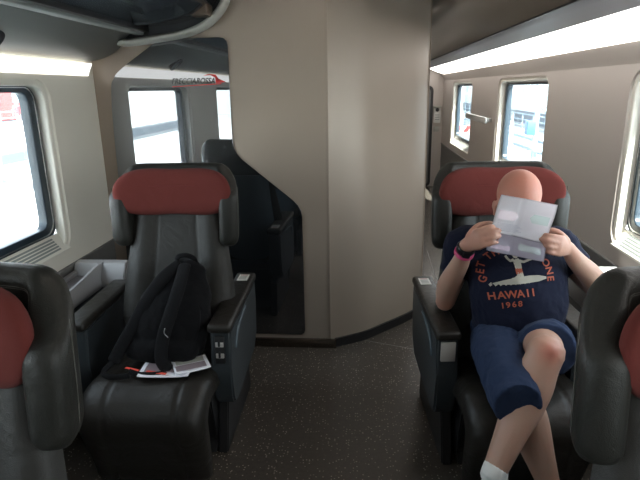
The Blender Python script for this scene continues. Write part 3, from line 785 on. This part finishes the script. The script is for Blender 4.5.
# denim shorts, legs to the knee
bm = bmesh.new()
limb(bm, [V((.642, 2.14, .60)), V((.642, 2.06, .645)), V((.635, 2.00, .665))], [.178, .178, .150], [.115, .105, .075], V((0, 0, 1)), 28)
limb(bm, [hipR, hipR.lerp(kR, .5)+V((-.022, 0, .012)), kR+(kR-hipR).normalized()*.055+V((-.004, 0, -.040))], [.106, .102, .080], [.104, .098, .094], V((0, 0, 1)), 28, 6, False)
limb(bm, [hipL+V((.01, 0, 0)), hipL.lerp(kL, .5)+V((.022, 0, -.005)), hipL.lerp(kL, .80)+V((.012, 0, -.010))], [.108, .106, .102], [.105, .100, .098], V((0, 0, 1)), 28, 6, False)
shorts = child('shorts', bm, M['denim'], .0055, 4, (.06, .016), 'blue denim shorts')
# socks and shoes
for an, ft, kn in ((aL, fL, kL), (aR, fR, kR)):
    dn = (V((0, 0, -1))-ft*V((0, 0, -1)).dot(ft)).normalized(); up = (kn-an).normalized()
    bm = bmesh.new(); limb(bm, [an+up*.030, an, an+dn*.045-ft*.018, an+dn*.06+ft*.05], [.042, .0405, .041, .041], [.044, .044, .041, .036], dn, 20, 5, False)
    sk_ = child('sock', bm, M['sock'], .004, 2, None, 'white ankle sock')
    bm = bmesh.new()
    limb(bm, [an+dn*.052-ft*.045, an+dn*.058+ft*.02, an+dn*.066+ft*.10, an+dn*.072+ft*.19], [.036, .044, .050, .042], [.034, .042, .032, .020], dn, 20)
    shc = child('shoe', bm, M['shoe'], .005, 2, None, 'white trainer')
    bm = bmesh.new(); limb(bm, [an+dn*.094-ft*.05, an+dn*.097+ft*.03, an+dn*.094+ft*.11, an+dn*.092+ft*.20], [.036, .041, .050, .036], [.010, .010, .010, .010], dn, 20); build('shoe_sole', bm, M['rack_lt'], shc)
    for q in range(3):
        c = an+dn*(.024+.009*q)+ft*(.065+q*.022); sdv = ft.cross(dn); wire('shoe_lace', [c-sdv*.022+dn*.008, c, c+sdv*.022+dn*.008], .0028, M['rack_lt'], shc, 3, 6)

# --- shirt print laid on to the cloth
dg = bpy.context.evaluated_depsgraph_get()
bvh = BVHTree.FromPolygons([v.co.copy() for v in shirt.data.vertices], [p.vertices[:] for p in shirt.data.polygons])
def drape(me, name, m, c, ang=0., size=1., sub=.006):
    if c == (0, 0):
        for v in me.vertices: v.co = V((.605+(v.co.x-.565)*.90, v.co.y-.004, 0))
    bm = bmesh.new(); bm.from_mesh(me)
    ca, sa = math.cos(ang), math.sin(ang)
    for v in bm.verts: v.co = V(((v.co.x*ca-v.co.y*sa)*size+c[0], 0, (v.co.x*sa+v.co.y*ca)*size+c[1]))
    for _ in range(3):
        es = [e for e in bm.edges if e.calc_length() > sub]
        if not es: break
        bmesh.ops.triangulate(bm, faces=bm.faces); bmesh.ops.subdivide_edges(bm, edges=[e for e in bm.edges if e.calc_length() > sub], cuts=1)
    d = V((0, 1, -.28)).normalized()
    for v in bm.verts:
        o = V((v.co.x, 1.50, v.co.z+.28*.38)); h = bvh.ray_cast(o, d)
        if h[0] is not None: v.co = h[0]-d*.0028
        else: v.co = V((v.co.x, 1.95, v.co.z))
    return build(name, bm, m, shirt, True)
def glyph(ch, c, ang, size, m, name='print_letter'):
    drape(text_mesh(ch, size, 0, 0, size*.022), name, m, c, math.radians(ang))
for ch, x, z, a in zip('HAWAII', (.502, .534, .567, .600, .626, .647), (.838, .844, .849, .853, .856, .859), (9, 8, 7, 6, 5, 5)): glyph(ch, (x, z), a, .041, M['print_red'])
for ch, x, z in zip('1968', (.538, .556, .577, .598), (.803, .807, .811, .814)): glyph(ch, (x, z), 7, .031, M['print_red'])
for ch, x, z, a in (('G', .475, .905, 72), ('E', .468, .936, 80), ('T', .472, .963, 72), ('T', .498, .998, 38), ('H', .524, 1.014, 26), ('E', .552, 1.026, 12)): glyph(ch, (x, z), a, .038, M['print_red'])
for ch, x, z, a in (('O', .705, .975, -68), ('N', .716, .944, -80), ('E', .718, .914, -86)): glyph(ch, (x, z), a, .040, M['print_red'])
def poly_mesh(pts):
    bm = bmesh.new(); bm.faces.new([bm.verts.new((x, y, 0)) for x, y in pts]); me = bpy.data.meshes.new('p'); bm.to_mesh(me); bm.free(); return me
def blob2(path, r):
    """2D stroke with varying radius as one outline"""
    P = [V((x, y)) for x, y in path]; L, Rr = [], []
    for i, p in enumerate(P):
        t = (P[min(i+1, len(P)-1)]-P[max(i-1, 0)]).normalized(); n = V((-t.y, t.x)); L.append(p+n*r[i]); Rr.append(p-n*r[i])
    return [(q.x, q.y) for q in L+Rr[::-1]]
def decal(pts, m, name='print_figure'): drape(poly_mesh(pts), name, m, (0, 0))
board = blob2([(.455, .893), (.50, .900), (.55, .908), (.60, .915), (.64, .919), (.672, .922)], [.002, .009, .013, .014, .012, .004])
decal(board, M['print_white'], 'print_surfboard')
for k in range(9):
    x = .440+k*.019; z = .889+k*.0022
    decal([(x, z), (x+.010, z+.010), (x+.014, z-.002), (x+.006, z-.008)], M['print_white'], 'print_spray')
decal(blob2([(.560, .955), (.558, .975), (.552, .992)], [.013, .015, .013]), M['print_white'])                      # chest
decal([(.553+.011*math.cos(t*PI/6), 1.008+.013*math.sin(t*PI/6)) for t in range(12)], M['print_white'])             # head
decal(blob2([(.545, .990), (.530, .985), (.519, .996), (.514, 1.006)], [.006, .005, .005, .005]), M['print_white']) # arm
decal(blob2([(.565, .986), (.585, .982), (.605, .990), (.625, .997)], [.006, .005, .004, .005]), M['print_white'])
decal(blob2([(.560, .940), (.556, .925), (.540, .916), (.528, .914)], [.009, .008, .005, .004]), M['print_white'])  # legs
decal(blob2([(.566, .940), (.572, .926), (.568, .915)], [.008, .006, .005]), M['print_white'])
decal(blob2([(.559, .958), (.560, .946), (.562, .935)], [.013, .014, .014]), M['print_red'], 'print_trunks')

# bands on his right wrist: things held by the arm
ax = (ER-WR_).normalized()
def band(name, at_, r, w, m, label, cat):
    c = WR_+ax*at_; s1 = ax.cross(V((0, 1, 0))).normalized(); s2 = ax.cross(s1)
    bm = bmesh.new(); rings = []
    for i in range(32):
        t = 2*PI*i/32; d = s1*math.cos(t)+s2*math.sin(t)
        rings.append([c+d*(r+.002)-ax*w, c+d*(r+.0045)-ax*w*.6, c+d*(r+.0045)+ax*w*.6, c+d*(r+.002)+ax*w, c+d*(r-.002)+ax*w, c+d*(r-.002)-ax*w])
    rings.append(rings[0]); loft(bm, rings, False); bmesh.ops.remove_doubles(bm, verts=bm.verts, dist=1e-6)
    root = empty(name, c); tag(root, label, cat); o = build('strap', bm, m, root, True, 40); o.data.transform(Matrix.Translation(-c)); return root, c, s1, s2
wt, c, s1, s2 = band('wristwatch', .022, .0315, .012, M['watch'], 'black wristwatch on the right wrist of the seated man', 'watch')
for p in wt.children: pass
dface = (s2 if s2.y < 0 else -s2)
bm = bmesh.new(); bmesh.ops.create_cube(bm, size=1, matrix=Matrix.Translation(dface*.036) @ Matrix((ax, dface.cross(ax), dface)).transposed().to_4x4() @ Matrix.Diagonal((.034, .030, .009, 1)))
bmesh.ops.bevel(bm, geom=bm.edges[:], offset=.003, segments=2, affect='EDGES'); build('watch_case', bm, M['watch'], wt, True, 40)
band('wristband', .047, .034, .0085, M['pink'], 'pink rubber wristband worn below the black watch', 'wristband')

# --- the sheet of paper
pr_ = empty('paper_sheet', (.60, 1.90, 1.04)); tag(pr_, 'folded white printed sheet held up in front of the man\'s face', 'paper')
inv = Matrix.Translation(-pr_.location)
c00, c10, c11, c01 = V((.508, 1.963, 1.216)), V((.712, 1.958, 1.178)), V((.656, 1.918, .982)), V((.452, 1.930, 1.025))
def sheet_pt(u, v, off=0.):
    p = c00.lerp(c10, u).lerp(c01.lerp(c11, u), v)
    bend = .010*math.cos((u-.45)*7)*(.3+v)+.006*math.sin(v*9+u*3)
    fold = -.030*max(0, v-.66)/.34
    crease = .004*math.exp(-((u-.42)/.02)**2)
    return p+V((0, bend*.7+fold+crease-off, -.018*max(0, v-.8)*math.sin(u*PI*1.3+.3)))
def sheet(name, u0, u1, v0, v1, m, off=0., th=.0006, par=pr_, n=26):
    bm = bmesh.new(); g = [[bm.verts.new(sheet_pt(lerp(u0, u1, i/n), lerp(v0, v1, j/n), off)) for i in range(n+1)] for j in range(n+1)]
    for j in range(n):
        for i in range(n): bm.faces.new((g[j][i], g[j][i+1], g[j+1][i+1], g[j+1][i]))
    if th: bmesh.ops.solidify(bm, geom=bm.faces[:], thickness=th)
    o = build(name, bm, m, par); o.data.transform(inv); return o
pg_ = sheet('page', 0, 1, 0, .70, M['paper']); fp = sheet('folded_flap', 0.0, 1, .70, 1, M['paper2'], .0, .0006); fp['label'] = 'lower flap with dense violet-grey print'
def ink(poly_uv, m, off=.0012, par=pg_):
    bm = bmesh.new(); bm.faces.new([bm.verts.new((u, v, 0)) for u, v in poly_uv])
    for _ in range(3):
        bmesh.ops.triangulate(bm, faces=bm.faces); bmesh.ops.subdivide_edges(bm, edges=[e for e in bm.edges if e.calc_length() > .05], cuts=1)
    for v in bm.verts: v.co = sheet_pt(v.co.x, v.co.y, off)
    o = build('print_block', bm, m, par); o.data.transform(inv)
ink([(.05, .27), (.36, .27), (.42, .35), (.36, .43), (.05, .43)], M['pink_ink'])
ink([(.60, .32), (.66, .24), (.93, .24), (.93, .40), (.66, .40)], M['green_ink'])
for k in range(7):
    v = .50+k*.022; ink([(.08, v), (.45+.05*(k % 3), v), (.45+.05*(k % 3), v+.008), (.08, v+.008)], mat('faint_ink', (.60, .60, .68), .8))
ink([(.05, .88), (.42, .88), (.42, .95), (.05, .95)], mat('violet_ink', (.36, .30, .37), .8), .0014, fp)
ink([(.55, .80), (.92, .80), (.92, .90), (.55, .90)], mat('grey_green_ink', (.33, .37, .39), .8), .0014, fp)

# ------------------------------------------------------------------ backpack and papers on the left seat
bp_ = empty('backpack', (-.855, 1.98, .475)); tag(bp_, 'black backpack leaning on the empty left seat with its shoulder straps up', 'backpack')
inv = Matrix.Translation(-bp_.location)
bm = bmesh.new()
limb(bm, [V((-.855, 2.06, .56)), V((-.835, 2.09, .63)), V((-.800, 2.15, .74)), V((-.775, 2.20, .825))], [.180, .175, .140, .085], [.085, .092, .082, .055], V((0, 1, -.3)), 28)
limb(bm, [V((-.99, 2.03, .53)), V((-.88, 1.995, .53)), V((-.74, 2.00, .535))], [.05, .06, .05], [.045, .05, .045], V((0, 1, 0)), 20)
body = remesh('bag_body', bm, .007, 4, M['backpack'], bp_, (.08, .022)); body.data.transform(inv)
bm = bmesh.new(); limb(bm, [V((-.83, 2.005, .57)), V((-.805, 2.045, .67)), V((-.785, 2.10, .76))], [.12, .12, .08], [.024, .026, .02], V((0, 1, -.3)), 24)
o = build('back_pad', bm, M['backpack'], bp_); o.data.transform(inv)
def strap(pts, w, th, name='shoulder_strap'):
    o = wire(name, pts, w, M['strap'], bp_, 6, 14, th, V((0, 1, -.35))); o.data.transform(inv); return o
strap([V((-.80, 2.16, .865)), V((-.86, 2.10, .82)), V((-.925, 2.055, .73)), V((-.975, 2.02, .64)), V((-1.02, 1.985, .56)), V((-1.05, 1.95, .50))], .028, .009)
strap([V((-.775, 2.15, .865)), V((-.775, 2.06, .80)), V((-.800, 1.995, .70)), V((-.825, 1.955, .61)), V((-.830, 1.925, .53)), V((-.80, 1.91, .49))], .028, .009)
strap([V((-1.05, 1.95, .50)), V((-1.07, 1.89, .480)), V((-1.02, 1.86, .478)), V((-.95, 1.87, .480))], .012, .004, 'webbing')
strap([V((-.80, 1.92, .49)), V((-.82, 1.885, .484)), V((-.90, 1.875, .483)), V((-.96, 1.90, .482))], .012, .004, 'webbing')
strap([V((-.82, 2.19, .86)), V((-.81, 2.17, .895)), V((-.775, 2.17, .905)), V((-.745, 2.18, .89)), V((-.74, 2.20, .86))], .011, .005, 'grab_loop')
o = wire('zip_pull', [V((-.80, 1.945, .62)), V((-.812, 1.940, .64)), V((-.808, 1.942, .66))], .0022, M['chrome'], bp_, 3, 6); o.data.transform(inv)
def mag(loc, rz, w, h, m, label, stripes):
    r = empty('magazine', loc, rz); tag(r, label, 'magazine')
    bm = bmesh.new(); n = 10; g = []
    for lay in (0, 1):
        g.append([[bm.verts.new((w*(i/n-.5), h*(j/n-.5), .0045*lay+.012*(abs(i/n-.5)*2)**3*(.4))) for i in range(n+1)] for j in range(n+1)])
    for j in range(n):
        for i in range(n):
            bm.faces.new((g[1][j][i], g[1][j][i+1], g[1][j+1][i+1], g[1][j+1][i])); bm.faces.new((g[0][j][i], g[0][j+1][i], g[0][j+1][i+1], g[0][j][i+1]))
    for i in range(n):
        for j, a, b in ((0, 0, 1), (n, 1, 0)): bm.faces.new((g[a][j][i], g[a][j][i+1], g[b][j][i+1], g[b][j][i]))
        for ii, a, b in ((0, 1, 0), (n, 0, 1)): bm.faces.new((g[a][i][ii], g[a][i+1][ii], g[b][i+1][ii], g[b][i][ii]))
    build('pages', bm, M['paper'], r)
    for (x0, y0, x1, y1, mm) in stripes: boxo('cover_print', (x0*w, y0*h, .0078), (x1*w, y1*h, .0086), mm, r, 0)
    return r
pm = mat('cover_photo_ink', (.25, .20, .22), .4)
mag((-.812, 1.938, .479), math.radians(4), .21, .15, M['paper'], 'white magazine lying flat on the left seat in front of the backpack', [(-.42, -.30, .35, .30, pm)])
mag((-.715, 1.950, .490), math.radians(28), .145, .12, M['paper'], 'open magazine tilted to the right, lying on the flat one beside the armrest', [(-.45, -.38, .40, .0, pm), (-.4, .05, .4, .35, M['rack_lt'])])
lf = tag(boxo('leaflet', (-.045, -.006, 0), (.045, .006, .002), M['fluo'], None, 0), 'narrow coral red leaflet on the magazine below the backpack', 'leaflet'); lf.location = (-.840, 1.885, .4885); lf.rotation_euler = (0, 0, math.radians(-12))
lf = tag(boxo('leaflet', (-.035, -.006, 0), (.035, .006, .002), M['fluo'], None, 0), 'shorter coral red leaflet at the left strap of the backpack', 'leaflet'); lf.location = (-.955, 1.915, .484); lf.rotation_euler = (0, 0, math.radians(-18))

# ------------------------------------------------------------------ outside, left side: station platforms
g = tag(boxo('ground_left', (-90, -60, -1.5), (-1.9, 160, -1.3), M['asphalt'], bev=0), kind='structure')
g = tag(boxo('ground_right', (1.9, -60, -1.5), (90, 160, -1.3), M['asphalt'], bev=0), kind='structure')
for nm, x0, x1 in (('platform_left', -9.9, -5.0), ('platform_far', -40, -14.2)):
    p = tag(boxo(nm, (x0, -40, -1.3), (x1, 120, -.50), M['concrete'], bev=0), kind='structure')
    for e, s in ((x1, 1), (x0, -1)):
        boxo('platform_edge', (min(e-.02, e+s*.06), -40, -1.1), (max(e-.02, e+s*.06), 120, -.60), M['greyline'], p, 0)
def track(x, label):
    t = empty('railway_track', (x, 20, -1.3)); tag(t, label, 'track')
    for s in (-.72, .72): boxo('rail', (s-.035, -50, 0), (s+.035, 90, .16), M['steel'], t, 0)
    bm = bmesh.new()
    for k in range(180): box(bm, (-1.25, -50+k*.75, -.03), (1.25, -50+k*.75+.25, .04))
    build('sleepers', bm, M['greyline'], t, False)
for x, l in ((-3.4, 'railway track right beside the train on the left'), (-12.0, 'railway track between the two platforms on the left'), (3.75, 'railway track right beside the train on the right'), (8.4, 'second railway track on the right, nearer the pale building')): track(x, l)
def fence(x, y0, y1, z, n, m, label):
    f = empty('railing', (x, (y0+y1)/2, z)); tag(f, label, 'railing'); L = y1-y0
    for k in range(n+1):
        y = -L/2+L*k/n; boxo('railing_post', (-.03, y-.03, 0), (.03, y+.03, 1.1), m, f, 0)
    for zz in (.35, .72, 1.08): boxo('railing_bar', (-.025, -L/2, zz-.025), (.025, L/2, zz+.025), m, f, 0)
fence(-21, -5, 60, -.5, 26, M['steel'], 'grey steel railing on the far left platform')
fence(-8.6, 2, 22, -.5, 8, M['steel'], 'grey steel railing on the nearer left platform')
sh = empty('platform_bench', (-7.6, 11.2, -.5)); tag(sh, 'grey bench block on the nearer left platform', 'bench')
boxo('seat', (-.25, -1.1, .40), (.25, 1.1, .48), M['steel'], sh, .01)
for y in (-.8, .8): boxo('leg', (-.2, y-.06, 0), (.2, y+.06, .40), M['steel'], sh, .01)
tr = empty('train', (-29, 45, -1.3)); tag(tr, 'red passenger train standing behind the far left platform', 'train')
boxo('body', (-1.4, -48, .9), (1.4, 48, 3.9), M['trainred'], tr, .25, 3)
for k in range(20): boxo('window', (1.38, -46+k*4.7, 2.2), (1.43, -43.4+k*4.7, 3.1), M['bwin'], tr, 0)
boxo('underframe', (-1.2, -47, .1), (1.2, 47, .9), M['greyline'], tr, 0)
boxo('stripe', (1.38, -47, 3.3), (1.44, 47, 3.75), M['white'], tr, 0)
def walker(x, y, z, rz, top, label):
    bm = bmesh.new()
    for s, st in ((-1, .22), (1, -.20)):
        limb(bm, [V((s*.09, 0, .90)), V((s*.09, -.5*st-.02, .48)), V((s*.09, -st, .07))], [.085, .058, .04], None, V((0, 1, 0)), 12, 3)
        limb(bm, [V((s*.09, -st+.03, .05)), V((s*.09, -st-.13, .04))], [.04, .035], None, V((0, 0, 1)), 10, 2)
        limb(bm, [V((s*.17, 0, 1.42)), V((s*.22, st*.5, 1.14)), V((s*.20, st*.9-.06, .90))], [.052, .040, .028], None, V((0, 1, 0)), 12, 3)
        for q in range(5): limb(bm, [V((s*.20, st*.9-.07+q*.015, .89)), V((s*.20, st*.9-.08+q*.018, .81-.01*abs(2-q)))], .009, None, V((0, 1, 0)), 6, 2)
    limb(bm, [V((0, 0, .92)), V((0, 0, 1.15)), V((0, 0, 1.38)), V((0, 0, 1.46))], [.15, .14, .17, .10], [.10, .10, .11, .07], V((0, 1, 0)), 16, 3)
    limb(bm, [V((0, 0, 1.45)), V((0, -.01, 1.58))], [.055, .055], None, V((0, 1, 0)), 12, 2)
    ball(bm, V((0, -.01, 1.66)), (.075, .095, .115), None, 14); ball(bm, V((0, -.11, 1.645)), (.015, .02, .02), None, 8)
    p = remesh('person', bm, .016, 1, M['skin']); p.location = (x, y, z); p.rotation_euler = (0, 0, rz); tag(p, label, 'person')
    bm = bmesh.new(); limb(bm, [V((0, 0, .95)), V((0, 0, 1.15)), V((0, 0, 1.38)), V((0, 0, 1.45))], [.165, .155, .185, .11], [.115, .115, .125, .08], V((0, 1, 0)), 16, 3)
    for s in (-1, 1): limb(bm, [V((s*.15, 0, 1.40)), V((s*.20, 0, 1.22))], [.065, .06], None, V((0, 1, 0)), 12, 2)
    remesh('shirt', bm, .018, 1, top, p)
    bm = bmesh.new()
    for s, st in ((-1, .22), (1, -.20)): limb(bm, [V((s*.085, 0, .92)), V((s*.09, -.5*st-.02, .50)), V((s*.09, -st*.9, .16))], [.11, .075, .055], None, V((0, 1, 0)), 12, 3)
    remesh('trousers', bm, .018, 1, M['greyline'], p)
    bm = bmesh.new(); ball(bm, V((0, .015, 1.70)), (.082, .10, .10), None, 12); build('hair', bm, M['hair'], p)
walker(-20.0, 30.2, -.5, 1.2, M['cloth_a'], 'passer-by in a red shirt on the far left platform')
walker(-18.6, 29.6, -.5, 1.6, M['cloth_b'], 'passer-by in a blue shirt on the far left platform')
# ------------------------------------------------------------------ outside, right side
bd = empty('station_building', (13, 40, -1.3)); tag(bd, 'long pale station building with rows of windows beyond the right tracks', 'building')
boxo('wall', (0, -35, 0), (8, 40, 5.2), M['building'], bd, 0)
boxo('roof_edge', (-.4, -35.5, 5.2), (8.4, 40.5, 5.6), M['greyline'], bd, 0)
boxo('plinth', (-.1, -35, 0), (0, 40, .9), M['greyline'], bd, 0)
for k in range(15):
    y = -33+k*4.8
    f = boxo('window_frame', (-.06, y, 2.0), (.02, y+1.9, 3.7), M['white'], bd, 0); boxo('window_pane', (-.08, y+.12, 2.12), (-.05, y+1.78, 3.58), M['bwin'], f, 0)
fence(10.6, 5, 60, -1.3, 24, M['steel'], 'low grey railing in front of the pale building on the right')
pl = empty('signal_post', (6.3, 20.3, -1.3)); tag(pl, 'pale overhead line post with a blue box seen through the right window', 'post')
bm = bmesh.new(); limb(bm, [V((0, 0, 0)), V((0, 0, 3)), V((0, 0, 7))], [.10, .09, .08], None, V((0, 1, 0)), 12, 3); build('mast', bm, M['steel'], pl)
boxo('signal_box', (-.35, -.2, 1.15), (-.05, .2, 1.65), M['blue'], pl, .03); boxo('step_plate', (-.05, -.25, .55), (.55, .25, .62), M['steel'], pl, 0)
wire('bracket', [V((0, 0, 2.2)), V((.35, 0, 1.9)), V((.5, 0, 1.1))], .05, M['steel'], pl, 4, 8); wire('stay', [V((-.9, 0, 6.2)), V((-.5, 0, 3.5)), V((0, 0, 1.8))], .03, M['steel'], pl, 3, 6)
for k in range(5): boxo('rung', (.05, -.04, 2.2+k*.35), (.55, .04, 2.26+k*.35), M['steel'], pl, 0)
pc = empty('concrete_pillar', (5.55, 34.0, -1.3)); tag(pc, 'pale concrete pillar beside the tracks seen through the farthest right window', 'pillar')
boxo('shaft', (-.45, -.5, 0), (.45, .5, 7), M['concrete'], pc, .05); boxo('base', (-.6, -.65, 0), (.6, .65, .5), M['concrete'], pc, .04)
bt = empty('barrier_board', (5.95, 32.3, -1.3)); tag(bt, 'red and white striped barrier board seen through the farthest right window', 'barrier')
boxo('board', (-1.1, -.04, .30), (.9, .04, .68), M['white'], bt, 0)
for x in (-.8, .7): boxo('post', (x-.05, .04, 0), (x+.05, .14, .75), M['steel'], bt, 0)
for k in range(4):
    x = -1.08+k*.5; bm = bmesh.new(); prism(bm, [(x, .30), (x+.28, .30), (x+.48, .68), (x+.20, .68)], -.052, -.042); build('stripe', bm, M['logo_red'], bt, False)
# roof skin of the carriage so the sun does not enter from above
tag(boxo('carriage_roof', (XL-.2, Y0-.2, ZC+.06), (XR+.2, Y1+.2, ZC+.14), M['rack'], bev=0), kind='structure')
tag(boxo('carriage_floor_pan', (XL-.2, Y0-.2, -.35), (XR+.2, Y1+.2, -.07), M['dark'], bev=0), kind='structure')
# ------------------------------------------------------------------ camera
Rw = ((0.99684349, 0.00595487, -0.07916817), (0.07775209, -0.2748446, 0.95833974), (-0.01605215, -0.96147022, -0.27444006))
cd = bpy.data.cameras.new('camera'); cam = bpy.data.objects.new('camera', cd); COL.objects.link(cam)
cx = V([r[0] for r in Rw]); cy = -V([r[1] for r in Rw]); cz = -V([r[2] for r in Rw])
cam.matrix_world = Matrix.Translation((0, 0, 1.6)) @ Matrix((cx, cy, cz)).transposed().to_4x4()
cd.sensor_width = 36; cd.lens = 530/640*36; cd.clip_start = .05; cd.clip_end = 500
scene.camera = cam
# ------------------------------------------------------------------ daylight
w = bpy.data.worlds.new('sky'); scene.world = w; w.use_nodes = True; nt = w.node_tree
bg = nt.nodes['Background']; sk = nt.nodes.new('ShaderNodeTexSky'); sk.sky_type = 'HOSEK_WILKIE'; sk.turbidity = 5; sk.ground_albedo = .4
sun_dir = V((.25, -.65, .9)).normalized(); sk.sun_direction = sun_dir
hs = nt.nodes.new('ShaderNodeHueSaturation'); hs.inputs['Saturation'].default_value = .30; nt.links.new(sk.outputs[0], hs.inputs['Color']); nt.links.new(hs.outputs[0], bg.inputs['Color']); bg.inputs['Strength'].default_value = 16.0
sl = bpy.data.lights.new('sun', 'SUN'); sl.energy = 25; sl.angle = .02; sl.color = (1, .96, .9)
so = bpy.data.objects.new('sun', sl); COL.objects.link(so); so.rotation_euler = (-sun_dir).to_track_quat('-Z', 'Y').to_euler()
scene.view_settings.view_transform = 'Standard'; scene.view_settings.look = 'None'; scene.view_settings.gamma = 1
scene.view_settings.use_curve_mapping = False; scene.view_settings.exposure = 1.2
cy_ = scene.cycles; cy_.max_bounces = 10; cy_.diffuse_bounces = 6; cy_.glossy_bounces = 4; cy_.transparent_max_bounces = 12; cy_.sample_clamp_indirect = 8
cy_.use_denoising = True; cy_.caustics_reflective = False
